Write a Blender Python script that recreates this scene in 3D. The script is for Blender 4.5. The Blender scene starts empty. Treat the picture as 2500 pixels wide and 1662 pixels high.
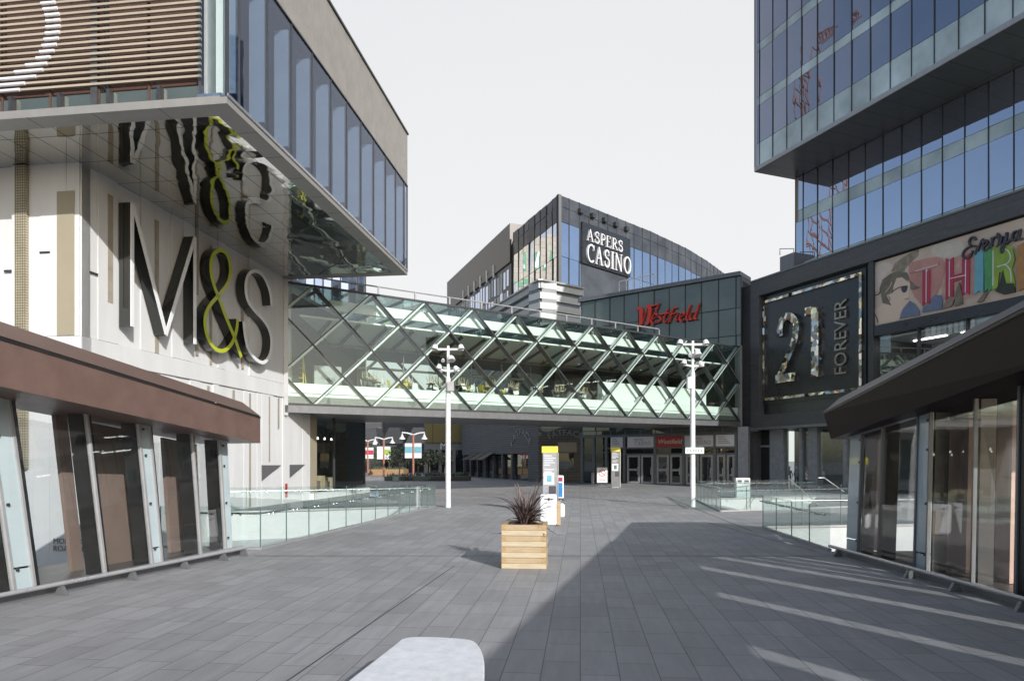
import bpy, bmesh, math, random
from mathutils import Vector as V
random.seed(7)
R = math.radians
S = bpy.context.scene
COL = S.collection
# ---------------------------------------------------------------- camera, sky, sun, exposure
FOC, HX, HY, EYE = 1667.0, 1250.0, 1122.0, 2.3
cam = bpy.data.objects.new('camera', bpy.data.cameras.new('camera'))
COL.objects.link(cam); S.camera = cam
cam.location = (0, 0, EYE); cam.rotation_euler = (R(90), 0, 0)
cam.data.sensor_width = 36; cam.data.lens = 36*FOC/2500
cam.data.shift_y = (HY-831)/2500; cam.data.clip_end = 3000; cam.data.clip_start = .1
SUN_AZ = math.atan2(.50, -.866)          # compass style: x = sin, y = cos
SUN_EL = R(25)
W = bpy.data.worlds.new('World'); S.world = W; W.use_nodes = True
nt = W.node_tree; nt.nodes.clear()
o = nt.nodes.new('ShaderNodeOutputWorld'); bg = nt.nodes.new('ShaderNodeBackground')
sky = nt.nodes.new('ShaderNodeTexSky'); sky.sky_type = 'NISHITA'; sky.sun_disc = False
sky.sun_elevation = SUN_EL; sky.sun_rotation = SUN_AZ; sky.dust_density = 1.5; sky.air_density = 1.0
tc = nt.nodes.new('ShaderNodeTexCoord')
dp = nt.nodes.new('ShaderNodeVectorMath'); dp.operation = 'DOT_PRODUCT'; dp.inputs[1].default_value = (-.05, .95, .30)
nt.links.new(tc.outputs['Generated'], dp.inputs[0])
mr = nt.nodes.new('ShaderNodeMapRange'); mr.inputs['From Min'].default_value = .42; mr.inputs['From Max'].default_value = .74
mr.interpolation_type = 'SMOOTHSTEP'
nt.links.new(dp.outputs['Value'], mr.inputs['Value'])
mx = nt.nodes.new('ShaderNodeMixRGB')
mx.inputs['Color2'].default_value = (5.1, 5.15, 5.25, 1)      # bank of thin bright cloud ahead
sz = nt.nodes.new('ShaderNodeSeparateXYZ'); nt.links.new(tc.outputs['Generated'], sz.inputs[0])
cn = nt.nodes.new('ShaderNodeTexNoise'); cn.inputs['Scale'].default_value = 2.2; cn.inputs['Detail'].default_value = 5; nt.links.new(tc.outputs['Generated'], cn.inputs['Vector'])
ca = nt.nodes.new('ShaderNodeMath'); ca.operation = 'MULTIPLY_ADD'; ca.inputs[1].default_value = .35; nt.links.new(cn.outputs['Fac'], ca.inputs[0]); nt.links.new(sz.outputs['Z'], ca.inputs[2])
cz = nt.nodes.new('ShaderNodeValToRGB'); cz.color_ramp.elements[0].position = .18; cz.color_ramp.elements[0].color = (1,1,1,1); cz.color_ramp.elements[1].position = .78; cz.color_ramp.elements[1].color = (.875,.885,.91,1)
nt.links.new(ca.outputs[0], cz.inputs[0])
cm = nt.nodes.new('ShaderNodeVectorMath'); cm.operation = 'SCALE'; cm.inputs['Scale'].default_value = 5.55; nt.links.new(cz.outputs[0], cm.inputs[0]); nt.links.new(cm.outputs[0], mx.inputs['Color2'])
nt.links.new(mr.outputs['Result'], mx.inputs['Fac']); nt.links.new(sky.outputs[0], mx.inputs['Color1'])
nt.links.new(mx.outputs[0], bg.inputs['Color']); bg.inputs['Strength'].default_value = .12
nt.links.new(bg.outputs[0], o.inputs[0])
sl = bpy.data.lights.new('sun', 'SUN'); sl.energy = 3.6; sl.angle = R(.45); sl.color = (1, .985, .965)
so = bpy.data.objects.new('sun', sl); COL.objects.link(so)
sd = V((math.sin(SUN_AZ)*math.cos(SUN_EL), math.cos(SUN_AZ)*math.cos(SUN_EL), math.sin(SUN_EL)))
so.rotation_euler = sd.to_track_quat('Z', 'Y').to_euler(); so.location = sd*60
S.view_settings.view_transform = 'Standard'; S.view_settings.look = 'None'
S.view_settings.exposure = 0.5; S.view_settings.gamma = 1
S.cycles.use_denoising = True; S.cycles.max_bounces = 14; S.cycles.transparent_max_bounces = 24
S.cycles.caustics_reflective = False; S.cycles.caustics_refractive = False; S.cycles.sample_clamp_indirect = 6

# ---------------------------------------------------------------- helpers
def P(px, py, Y): return V(((px-HX)/FOC*Y, Y, EYE+(HY-py)/FOC*Y))
def G(px, py, z=0):
    Y = (EYE-z)*FOC/(py-HY); return V(((px-HX)/FOC*Y, Y, z))
class Fr:
    """vertical frame: s runs to the viewer's right, d out of the face, z up"""
    def __init__(s, o, u):
        s.o = V((o[0], o[1])); s.u = V((u[0], u[1])).normalized(); s.n = V((s.u.y, -s.u.x))
    def pt(s, a, d, z):
        p = s.o + s.u*a + s.n*d; return V((p.x, p.y, z))
    def hit(s, px, d=0):
        k = (px-HX)/FOC; o = s.o + s.n*d      # x = k y
        return (k*o.y-o.x)/(s.u.x-k*s.u.y)
    def ph(s, px, py, d=0):
        a = s.hit(px, d); Y = s.pt(a, d, 0).y
        return (a, EYE+(HY-py)/FOC*Y)
    def off(s, d, a=0): return Fr(s.o+s.n*d+s.u*a, s.u)
WF = Fr((0, 0), (1, 0))     # world frame: s=x, d=-y
class MB:
    def __init__(s): s.v = []; s.f = []
    def add(s, vs, fs):
        k = len(s.v); s.v += [V(p) for p in vs]; s.f += [[i+k for i in f] for f in fs]; return s
    def hexa(s, p):
        return s.add(p, [(0,3,2,1),(4,5,6,7),(0,1,5,4),(1,2,6,5),(2,3,7,6),(3,0,4,7)])
    def box(s, fr, s0, s1, d0, d1, z0, z1):
        return s.hexa([fr.pt(s0,d0,z0),fr.pt(s1,d0,z0),fr.pt(s1,d1,z0),fr.pt(s0,d1,z0),fr.pt(s0,d0,z1),fr.pt(s1,d0,z1),fr.pt(s1,d1,z1),fr.pt(s0,d1,z1)])
    def wbox(s, x0, x1, y0, y1, z0, z1):
        return s.hexa([(x0,y0,z0),(x1,y0,z0),(x1,y1,z0),(x0,y1,z0),(x0,y0,z1),(x1,y0,z1),(x1,y1,z1),(x0,y1,z1)])
    def prism(s, fr, poly, d0, d1):
        n = len(poly)
        return s.add([fr.pt(a,d0,z) for a,z in poly]+[fr.pt(a,d1,z) for a,z in poly],
            [list(range(n))[::-1], list(range(n,2*n))]+[(i,(i+1)%n,(i+1)%n+n,i+n) for i in range(n)])
    def slab(s, poly, z0, z1):
        n = len(poly)
        return s.add([(p[0],p[1],z0) for p in poly]+[(p[0],p[1],z1) for p in poly],
            [list(range(n))[::-1], list(range(n,2*n))]+[(i,(i+1)%n,(i+1)%n+n,i+n) for i in range(n)])
    def tube(s, pts, r, n=8, r1=None):
        pts = [V(p) for p in pts]; m = len(pts); vs = []; fs = []
        up = V((0,0,1)); prev = None
        for i, p in enumerate(pts):
            t = (pts[min(i+1,m-1)]-pts[max(i-1,0)]).normalized()
            if prev is None:
                a = t.cross(up if abs(t.z) < .95 else V((1,0,0))).normalized()
            else:
                a = (prev - t*prev.dot(t)).normalized()
            prev = a; b = t.cross(a)
            rr = r if r1 is None else r+(r1-r)*i/(m-1)
            for j in range(n):
                q = 2*math.pi*j/n; vs.append(p+a*rr*math.cos(q)+b*rr*math.sin(q))
        for i in range(m-1):
            for j in range(n): fs.append((i*n+j, i*n+(j+1)%n, (i+1)*n+(j+1)%n, (i+1)*n+j))
        fs.append(list(range(n))[::-1]); fs.append(list(range((m-1)*n, m*n)))
        return s.add(vs, fs)
    def lathe(s, c, prof, n=16, ax=None):
        """prof: (r, h) along axis ax from c"""
        c = V(c); ax = V(ax or (0,0,1)).normalized()
        a = ax.cross(V((0,0,1)) if abs(ax.z) < .9 else V((1,0,0))).normalized(); b = ax.cross(a)
        vs = []; fs = []; m = len(prof)
        for r, h in prof:
            for j in range(n):
                q = 2*math.pi*j/n; vs.append(c+ax*h+a*max(r,.0005)*math.cos(q)+b*max(r,.0005)*math.sin(q))
        for i in range(m-1):
            for j in range(n): fs.append((i*n+j, i*n+(j+1)%n, (i+1)*n+(j+1)%n, (i+1)*n+j))
        fs.append(list(range(n))[::-1]); fs.append(list(range((m-1)*n, m*n)))
        return s.add(vs, fs)
    def stroke(s, fr, pts, w, d0, d1, closed=False):
        """ribbon of width w along (s,z) points, extruded from d0 to d1"""
        pts = [V(p) for p in pts]; n = len(pts); L = []; Rr = []
        ws = w if isinstance(w, (list, tuple)) else [w]*n
        for i in range(n):
            if closed: a, c = pts[i-1], pts[(i+1)%n]
            else: a, c = pts[max(i-1,0)], pts[min(i+1,n-1)]
            t1 = (pts[i]-a); t2 = (c-pts[i])
            if t1.length < 1e-6: t1 = t2
            if t2.length < 1e-6: t2 = t1
            t1.normalize(); t2.normalize(); t = (t1+t2)
            if t.length < 1e-3: t = t1
            t.normalize(); nn = V((-t.y, t.x)); k = 1/max(.45, t.dot(t1))
            L.append(pts[i]+nn*ws[i]/2*k); Rr.append(pts[i]-nn*ws[i]/2*k)
        vs = []
        for i in range(n):
            vs += [fr.pt(L[i].x,d0,L[i].y), fr.pt(Rr[i].x,d0,Rr[i].y), fr.pt(Rr[i].x,d1,Rr[i].y), fr.pt(L[i].x,d1,L[i].y)]
        fs = []
        for i in range(n if closed else n-1):
            k = 4*i; j = 4*((i+1)%n)
            fs += [(k,k+1,j+1,j),(k+1,k+2,j+2,j+1),(k+2,k+3,j+3,j+2),(k+3,k,j,j+3)]
        if not closed: fs += [(0,3,2,1),(4*n-4,4*n-3,4*n-2,4*n-1)]
        return s.add(vs, fs)
    def build(s, name, m, parent=None, label=None, smooth=False, bevel=0):
        off = V((0,0,0))
        if parent is not None:
            q = parent
            while q is not None: off = off + q.location; q = q.parent
        elif s.v:
            c = sum(s.v, V((0,0,0)))/len(s.v); off = V((c.x, c.y, min(p.z for p in s.v)))
        me = bpy.data.meshes.new(name); me.from_pydata([p-off for p in s.v], [], s.f)
        bm = bmesh.new(); bm.from_mesh(me); bmesh.ops.recalc_face_normals(bm, faces=bm.faces)
        if bevel: bmesh.ops.bevel(bm, geom=bm.edges[:], offset=bevel, segments=2, affect='EDGES', clamp_overlap=True)
        bm.to_mesh(me); bm.free()
        if smooth:
            for p in me.polygons: p.use_smooth = True
            try: me.set_sharp_from_angle(angle=R(40))
            except Exception: pass
        me.materials.append(m)
        ob = bpy.data.objects.new(name, me); COL.objects.link(ob)
        if parent is not None: ob.parent = parent
        else: ob.location = off
        if label: ob['label'] = label
        return ob
def thing(name, label, cat, loc=(0,0,0), group=None):
    e = bpy.data.objects.new(name, None); COL.objects.link(e); e.location = loc; e.empty_display_size = .3
    e['label'] = label; e['category'] = cat
    if group: e['group'] = group
    return e
def tag(ob, label, cat, group=None):
    ob['label'] = label; ob['category'] = cat
    if group: ob['group'] = group
    return ob
def struct(ob, kind='structure'): ob['kind'] = kind; return ob
def copy_thing(root, loc, rz=0, label=None):
    r = root.copy(); COL.objects.link(r); r.location = loc; r.rotation_euler = (0,0,rz)
    if label: r['label'] = label
    for ch in list(root.children):
        c = ch.copy(); COL.objects.link(c); c.parent = r
        for g in ch.children:
            d = g.copy(); COL.objects.link(d); d.parent = c
    return r
def B(fr, s0, s1, d0, d1, z0, z1, name, m, parent, **k):
    return MB().box(fr, s0, s1, d0, d1, z0, z1).build(name, m, parent, **k)
def text_mesh(fr, txt, s0, z0, size, d, depth, name, m, parent, shear=0, align='LEFT', offset=0, sx=1, rot=0, space=1, arc=0):
    cu = bpy.data.curves.new('t', 'FONT'); cu.body = txt; cu.size = size; cu.extrude = depth/2; cu.shear = shear
    cu.align_x = align; cu.offset = offset; cu.space_character = space; cu.resolution_u = 3
    ob = bpy.data.objects.new('t', cu); me = bpy.data.meshes.new_from_object(ob)
    mb = MB(); vs = []
    c, q = math.cos(rot), math.sin(rot)
    for v in me.vertices:
        x, y = v.co.x*sx, v.co.y
        if arc:
            th = x/arc; x, y = (arc+y)*math.sin(th), (arc+y)*math.cos(th)-arc
        vs.append(fr.pt(s0+x*c-y*q, d+depth/2+v.co.z, z0+x*q+y*c))
    mb.add(vs, [list(p.vertices) for p in me.polygons])
    bpy.data.objects.remove(ob); bpy.data.meshes.remove(me); bpy.data.curves.remove(cu)
    return mb.build(name, m, parent)

def arcp(cx, cy, rx, ry, a0, a1, n=10):
    return [(cx+rx*math.cos(R(a0+(a1-a0)*i/n)), cy+ry*math.sin(R(a0+(a1-a0)*i/n))) for i in range(n+1)]
TK, TN, SF = .15, .055, .05
GL = {   # strokes (points, width) in a box one unit high; last entry the advance
 'A': ([([(.06,0),(.36,1)],TN),([(.34,1),(.66,0)],TK),([(.17,.36),(.52,.36)],TN),([(-.02,.02),(.18,.02)],SF),([(.53,.02),(.80,.02)],SF)],.86),
 'S': ([(arcp(.30,.74,.22,.23,20,270)+arcp(.30,.27,.24,.25,90,-160),.12),([(.50,.66),(.50,.95)],SF),([(.07,.05),(.07,.34)],SF)],.66),
 'P': ([([(.14,0),(.14,1)],TK),([(.14,.97)]+arcp(.34,.73,.22,.24,90,-90)+[(.14,.49)],.09),([(.0,.02),(.30,.02)],SF),([(.0,.98),(.2,.98)],SF)],.66),
 'E': ([([(.14,0),(.14,1)],TK),([(.02,.975),(.56,.975)],SF),([(.02,.025),(.60,.025)],SF),([(.14,.52),(.44,.52)],TN),([(.56,1),(.56,.8)],SF),([(.60,0),(.60,.22)],SF)],.70),
 'R': ([([(.14,0),(.14,1)],TK),([(.14,.97)]+arcp(.34,.74,.22,.23,90,-90)+[(.14,.51)],.09),([(.32,.5),(.68,.02)],.13),([(.0,.02),(.30,.02)],SF),([(.0,.98),(.2,.98)],SF),([(.6,.02),(.8,.02)],SF)],.80),
 'C': ([(arcp(.46,.5,.38,.48,48,312,16),.12),([(.74,.70),(.74,1.0)],SF)],.86),
 'I': ([([(.18,0),(.18,1)],TK),([(.02,.02),(.34,.02)],SF),([(.02,.98),(.34,.98)],SF)],.40),
 'N': ([([(.12,0),(.12,1)],TN),([(.10,1),(.70,0)],TK),([(.70,0),(.70,1)],TN),([(.0,.02),(.24,.02)],SF),([(-.02,.98),(.16,.98)],SF),([(.58,.98),(.84,.98)],SF)],.90),
 'O': ([(arcp(.46,.5,.37,.47,0,360,20)[:-1],.125)],.94)}
def serif(fr, txt, s0, s1, z, h, d0, d1, m, parent, name='letter'):
    tot = sum(GL[c][1] for c in txt)+.1*(len(txt)-1); k = (s1-s0)/tot; x = s0
    for c in txt:
        mb = MB()
        for i, (pts, w) in enumerate(GL[c][0]):
            mb.stroke(fr, [(x+a*k, z+b*h) for a, b in pts], w*h*.72, d0, d1+i*.004, closed=(c == 'O'))
        mb.build(name, m, parent); x += (GL[c][1]+.1)*k
# ---------------------------------------------------------------- materials
def N(nt, t, **k):
    n = nt.nodes.new(t)
    for a, b in k.items(): setattr(n, a, b)
    return n
MATS = {}
def mat(name, col, rough=.6, metal=0, var=.12, scale=3., stretch=(1,1,1), bump=0, bscale=20, spec=.5, coat=0, rvar=.1, emit=0):
    m = bpy.data.materials.new(name); m.use_nodes = True; nt = m.node_tree; L = nt.links
    p = nt.nodes['Principled BSDF']; p.inputs['Roughness'].default_value = rough; p.inputs['Metallic'].default_value = metal
    p.inputs['Specular IOR Level'].default_value = spec
    if coat: p.inputs['Coat Weight'].default_value = coat; p.inputs['Coat Roughness'].default_value = .05
    tc = N(nt,'ShaderNodeTexCoord'); mp = N(nt,'ShaderNodeMapping'); mp.inputs['Scale'].default_value = stretch
    L.new(tc.outputs['Object'], mp.inputs[0])
    no = N(nt,'ShaderNodeTexNoise'); no.inputs['Scale'].default_value = scale; no.inputs['Detail'].default_value = 7; no.inputs['Roughness'].default_value = .65
    L.new(mp.outputs[0], no.inputs['Vector'])
    cr = N(nt,'ShaderNodeMapRange'); cr.inputs['From Min'].default_value = .3; cr.inputs['From Max'].default_value = .7
    cr.inputs['To Min'].default_value = 1-var; cr.inputs['To Max'].default_value = 1+var*.6
    L.new(no.outputs['Fac'], cr.inputs['Value'])
    mu = N(nt,'ShaderNodeVectorMath', operation='SCALE'); mu.inputs[0].default_value = col[:3]
    L.new(cr.outputs[0], mu.inputs['Scale']); L.new(mu.outputs[0], p.inputs['Base Color'])
    rr = N(nt,'ShaderNodeMapRange'); rr.inputs['To Min'].default_value = max(0,rough-rvar); rr.inputs['To Max'].default_value = min(1,rough+rvar)
    L.new(no.outputs['Fac'], rr.inputs['Value']); L.new(rr.outputs[0], p.inputs['Roughness'])
    if bump:
        n2 = N(nt,'ShaderNodeTexNoise'); n2.inputs['Scale'].default_value = bscale; n2.inputs['Detail'].default_value = 5
        L.new(mp.outputs[0], n2.inputs['Vector'])
        b = N(nt,'ShaderNodeBump'); b.inputs['Strength'].default_value = bump; b.inputs['Distance'].default_value = .02
        L.new(n2.outputs['Fac'], b.inputs['Height']); L.new(b.outputs[0], p.inputs['Normal'])
    if emit:
        p.inputs['Emission Color'].default_value = (*col[:3],1); p.inputs['Emission Strength'].default_value = emit
    MATS[name] = m; return m
def schlick(nt):
    """Fresnel reflectance of a glass face, the same from both sides"""
    lw = N(nt,'ShaderNodeLayerWeight'); lw.inputs['Blend'].default_value = .5
    p = N(nt,'ShaderNodeMath', operation='POWER'); p.inputs[1].default_value = 5; nt.links.new(lw.outputs['Facing'], p.inputs[0])
    m = N(nt,'ShaderNodeMath', operation='MULTIPLY_ADD'); m.inputs[1].default_value = .9; m.inputs[2].default_value = .04; nt.links.new(p.outputs[0], m.inputs[0])
    return m
def glass(name, tint, refl=.04, k=1.0, wob=.0, gcol=(1,1,1), wscale=1.2):
    """thin sheet glass: straight-through tint plus Fresnel reflection"""
    m = bpy.data.materials.new(name); m.use_nodes = True; nt = m.node_tree; L = nt.links; nt.nodes.clear()
    o = N(nt,'ShaderNodeOutputMaterial'); t = N(nt,'ShaderNodeBsdfTransparent'); t.inputs[0].default_value = (*tint,1)
    g = N(nt,'ShaderNodeBsdfGlossy'); g.inputs['Roughness'].default_value = .0; g.inputs['Color'].default_value = (*gcol,1)
    f = schlick(nt)
    ma = N(nt,'ShaderNodeMath', operation='MULTIPLY_ADD'); ma.inputs[1].default_value = k; ma.inputs[2].default_value = refl; ma.use_clamp = True
    L.new(f.outputs[0], ma.inputs[0]); mx = N(nt,'ShaderNodeMixShader')
    L.new(ma.outputs[0], mx.inputs[0]); L.new(t.outputs[0], mx.inputs[1]); L.new(g.outputs[0], mx.inputs[2]); L.new(mx.outputs[0], o.inputs[0])
    if wob:
        tc = N(nt,'ShaderNodeTexCoord'); n2 = N(nt,'ShaderNodeTexNoise'); n2.inputs['Scale'].default_value = wscale; n2.inputs['Detail'].default_value = 1
        L.new(tc.outputs['Object'], n2.inputs['Vector'])
        b = N(nt,'ShaderNodeBump'); b.inputs['Strength'].default_value = 1; b.inputs['Distance'].default_value = wob
        L.new(n2.outputs['Fac'], b.inputs['Height']); L.new(b.outputs[0], g.inputs['Normal'])
    MATS[name] = m; return m
def coated(name, body, gcol, refl, k=1.0, wob=.004, wscale=.8, rough=.0):
    """opaque-looking coated facade glass: dark room behind, tinted mirror in front"""
    m = bpy.data.materials.new(name); m.use_nodes = True; nt = m.node_tree; L = nt.links; nt.nodes.clear()
    o = N(nt,'ShaderNodeOutputMaterial'); d = N(nt,'ShaderNodeBsdfDiffuse')
    tc = N(nt,'ShaderNodeTexCoord'); n1 = N(nt,'ShaderNodeTexNoise'); n1.inputs['Scale'].default_value = .35; n1.inputs['Detail'].default_value = 4
    L.new(tc.outputs['Object'], n1.inputs['Vector'])
    cr = N(nt,'ShaderNodeMapRange'); cr.inputs['From Min'].default_value = .3; cr.inputs['From Max'].default_value = .7; cr.inputs['To Min'].default_value = .65; cr.inputs['To Max'].default_value = 1.35
    L.new(n1.outputs['Fac'], cr.inputs['Value']); mu = N(nt,'ShaderNodeVectorMath', operation='SCALE'); mu.inputs[0].default_value = body
    L.new(cr.outputs[0], mu.inputs['Scale']); L.new(mu.outputs[0], d.inputs[0])
    g = N(nt,'ShaderNodeBsdfGlossy'); g.inputs['Roughness'].default_value = rough; g.inputs['Color'].default_value = (*gcol,1)
    f = schlick(nt)
    ma = N(nt,'ShaderNodeMath', operation='MULTIPLY_ADD'); ma.inputs[1].default_value = k; ma.inputs[2].default_value = refl; ma.use_clamp = True
    L.new(f.outputs[0], ma.inputs[0]); mx = N(nt,'ShaderNodeMixShader')
    L.new(ma.outputs[0], mx.inputs[0]); L.new(d.outputs[0], mx.inputs[1]); L.new(g.outputs[0], mx.inputs[2]); L.new(mx.outputs[0], o.inputs[0])
    n2 = N(nt,'ShaderNodeTexNoise'); n2.inputs['Scale'].default_value = wscale; n2.inputs['Detail'].default_value = 1
    L.new(tc.outputs['Object'], n2.inputs['Vector'])
    b = N(nt,'ShaderNodeBump'); b.inputs['Strength'].default_value = 1; b.inputs['Distance'].default_value = wob
    L.new(n2.outputs['Fac'], b.inputs['Height']); L.new(b.outputs[0], g.inputs['Normal'])
    MATS[name] = m; return m
def lined(name, col, line, w, h, rz=0, mortar=.01, rough=.6, cvar=.1, axes='xz', offset=.5, bump=.4, metal=0, streak=(1,1,1), sc=2, squash=1, base2=None, msmooth=.1, spec=.5):
    """brick-textured surface; axes xz -> wall rotated rz about Z, xy -> floor rotated rz"""
    m = bpy.data.materials.new(name); m.use_nodes = True; nt = m.node_tree; L = nt.links
    p = nt.nodes['Principled BSDF']; p.inputs['Metallic'].default_value = metal; p.inputs['Specular IOR Level'].default_value = spec
    tc = N(nt,'ShaderNodeTexCoord'); mp = N(nt,'ShaderNodeMapping'); mp.vector_type = 'POINT'
    mp.inputs['Rotation'].default_value = (0,0,-rz); L.new(tc.outputs['Object'], mp.inputs[0])
    src = mp.outputs[0]
    if axes == 'xz':
        sx = N(nt,'ShaderNodeSeparateXYZ'); cx = N(nt,'ShaderNodeCombineXYZ'); L.new(src, sx.inputs[0])
        L.new(sx.outputs['X'], cx.inputs['X']); L.new(sx.outputs['Z'], cx.inputs['Y']); L.new(sx.outputs['Y'], cx.inputs['Z']); src = cx.outputs[0]
    br = N(nt,'ShaderNodeTexBrick'); L.new(src, br.inputs['Vector'])
    br.inputs['Scale'].default_value = 1; br.inputs['Brick Width'].default_value = w; br.inputs['Row Height'].default_value = h
    br.inputs['Mortar Size'].default_value = mortar; br.inputs['Mortar Smooth'].default_value = msmooth; br.offset = offset; br.squash = squash
    a = V(col)*(1-cvar); b2 = V(base2) if base2 else V(col)*(1+cvar)
    br.inputs['Color1'].default_value = (*a,1); br.inputs['Color2'].default_value = (*b2,1); br.inputs['Mortar'].default_value = (*line,1)
    no = N(nt,'ShaderNodeTexNoise'); no.inputs['Scale'].default_value = sc; no.inputs['Detail'].default_value = 8; no.inputs['Roughness'].default_value = .65
    ms = N(nt,'ShaderNodeMapping'); ms.inputs['Scale'].default_value = streak; L.new(src, ms.inputs[0]); L.new(ms.outputs[0], no.inputs['Vector'])
    cr = N(nt,'ShaderNodeMapRange'); cr.inputs['From Min'].default_value = .3; cr.inputs['From Max'].default_value = .7; cr.inputs['To Min'].default_value = .84; cr.inputs['To Max'].default_value = 1.13
    L.new(no.outputs['Fac'], cr.inputs['Value']); mu = N(nt,'ShaderNodeVectorMath', operation='SCALE')
    L.new(br.outputs['Color'], mu.inputs[0]); L.new(cr.outputs[0], mu.inputs['Scale']); L.new(mu.outputs[0], p.inputs['Base Color'])
    rr = N(nt,'ShaderNodeMapRange'); rr.inputs['To Min'].default_value = max(0,rough-.15); rr.inputs['To Max'].default_value = min(1,rough+.15)
    L.new(no.outputs['Fac'], rr.inputs['Value']); L.new(rr.outputs[0], p.inputs['Roughness'])
    if bump:
        ad = N(nt,'ShaderNodeMath', operation='MULTIPLY_ADD'); ad.inputs[1].default_value = -1.0; L.new(br.outputs['Fac'], ad.inputs[0])
        s2 = N(nt,'ShaderNodeMath', operation='MULTIPLY'); s2.inputs[1].default_value = .35; L.new(no.outputs['Fac'], s2.inputs[0]); L.new(s2.outputs[0], ad.inputs[2])
        bb = N(nt,'ShaderNodeBump'); bb.inputs['Strength'].default_value = bump; bb.inputs['Distance'].default_value = .01
        L.new(ad.outputs[0], bb.inputs['Height']); L.new(bb.outputs[0], p.inputs['Normal'])
    MATS[name] = m; return m

M_white = mat('white_render', (.60,.603,.605), .55, var=.10, scale=.8, stretch=(1,1,.25), bump=.05)
M_offwhite = mat('pale_concrete', (.46,.48,.475), .6, var=.08, scale=2, bump=.1)
M_slot = mat('bronze_slot', (.32,.285,.235), .5, var=.2)
M_beige = mat('beige_cladding', (.30,.265,.19), .5, var=.08, scale=.7)
M_dark = mat('dark_frame', (.035,.037,.04), .45, var=.2)
M_black = mat('gloss_black', (.012,.014,.012), .12, var=.2, coat=.6, rvar=.03)
M_steel = mat('brushed_steel', (.55,.56,.57), .28, metal=1, var=.1, scale=6, stretch=(1,1,.3))
M_galv = mat('grey_metal', (.36,.36,.365), .45, metal=.35, var=.12)
M_tan = mat('tan_louvre', (.36,.305,.24), .45, var=.12, scale=1.5, stretch=(.4,.4,1))
M_brownwall = mat('brown_backing', (.085,.045,.035), .6, var=.25)
M_silverpaint = mat('white_paint', (.66,.66,.675), .35, var=.05)
M_letterwhite = mat('letter_white', (.80,.81,.82), .3, var=.04)
M_lface = mat('satin_letter_face', (.70,.705,.72), .3, metal=0, var=.06)
M_green = mat('lime_green', (.42,.47,.03), .3, var=.06, scale=5)
M_greysoff = mat('grey_trim', (.27,.26,.245), .5, metal=.25, var=.08)
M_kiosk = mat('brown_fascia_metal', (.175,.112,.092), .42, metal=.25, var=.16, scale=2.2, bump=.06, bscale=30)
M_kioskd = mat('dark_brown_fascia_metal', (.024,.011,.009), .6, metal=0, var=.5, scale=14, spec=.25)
M_kcap = mat('grey_brown_roof_edge', (.085,.075,.080), .5, metal=.3, var=.15)
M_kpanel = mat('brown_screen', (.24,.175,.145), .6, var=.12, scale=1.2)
M_frost = mat('frosted_glass_panel', (.40,.47,.49), .18, var=.12, scale=1.1, stretch=(.3,.3,.8), coat=.5)
M_post = mat('dark_post', (.022,.02,.02), .35, var=.3)
M_mint = mat('mint_panel', (.76,.79,.77), .5, var=.04)
M_ceiling = mat('brown_ceiling', (.11,.095,.085), .6, var=.15)
M_floorin = mat('dark_floor', (.12,.11,.10), .35, var=.2)
M_interior = mat('interior_wall', (.20,.20,.20), .7, var=.2)
M_darkint = mat('dark_interior', (.05,.052,.055), .6, var=.3)
M_slate = lined('dark_stone_cladding', (.075,.073,.076), (.03,.03,.03), 1.2, .12, rz=math.atan2(-1,.414), mortar=.006, rough=.5, cvar=.12, bump=.3)
M_slatedark = mat('black_sign_backing', (.022,.024,.028), .3, var=.25, scale=2)
M_grey = mat('mid_grey_metal', (.17,.175,.18), .4, metal=.4, var=.12)
M_voidfloor = mat('grey_screed', (.30,.31,.30), .7, var=.15)
M_lrail = mat('satin_rail', (.40,.40,.41), .3, metal=.35, var=.08)
M_stone = mat('grey_stone_pier', (.30,.31,.325), .45, var=.22, scale=2.5, bump=.1)
M_red = mat('red_letter', (.66,.055,.035), .4, var=.05)
M_redsign = mat('red_panel', (.40,.05,.04), .4, var=.2)
M_paper = mat('white_panel', (.66,.66,.68), .5, var=.04)
M_ink = mat('dark_ink', (.05,.05,.06), .6, var=.05)
M_yellow = mat('yellow_panel', (.62,.56,.06), .5, var=.05)
M_chyellow = mat('yellow_plastic', (.55,.46,.03), .4, var=.05)
M_wood = mat('pine_wood', (.53,.435,.29), .6, var=.18, scale=3, stretch=(1,6,10), bump=.15, bscale=12)
M_woodend = mat('pine_end_grain', (.44,.29,.13), .7, var=.3, scale=18, bump=.2)
M_soil = mat('soil', (.05,.035,.025), .9, var=.4, scale=20, bump=.5)
M_leafp = mat('purple_leaf', (.12,.085,.08), .4, var=.55, scale=6)
M_leafg = mat('green_leaf', (.07,.10,.04), .6, var=.4, scale=3)
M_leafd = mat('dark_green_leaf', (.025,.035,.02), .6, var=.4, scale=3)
M_trunk = mat('bark', (.08,.06,.045), .8, var=.3)
M_bench = mat('white_bench_concrete', (.63,.64,.655), .6, var=.16, scale=9, stretch=(1,1,1), bump=.12, bscale=45)
M_mosaic = None
M_roof = mat('grey_roof', (.22,.22,.23), .7)
M_glass = glass('clear_glass', (.93,.97,.955), .02, 1.0)
M_rail = glass('balustrade_glass', (.90,.945,.935), .025, 1.0)
M_edge = mat('glass_green_edge', (.10,.17,.155), .2, var=.05)
M_bglass = glass('bridge_glass', (.90,.95,.925), .02, .65, wob=.001)
M_kglass = glass('kiosk_glass', (.955,.965,.965), .045, 1.0)
M_blueglass = glass('blue_tinted_glass', (.72,.76,.83), .05, .8, gcol=(.70,.75,.86), wob=.001)
M_tower = coated('tower_blue_glass', (.05,.053,.07), (.67,.68,.76), .38, 1.0, wob=.003)
M_tower2 = coated('tower_lower_glass', (.09,.095,.125), (.78,.78,.87), .58, 1.0, wob=.004)
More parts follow.
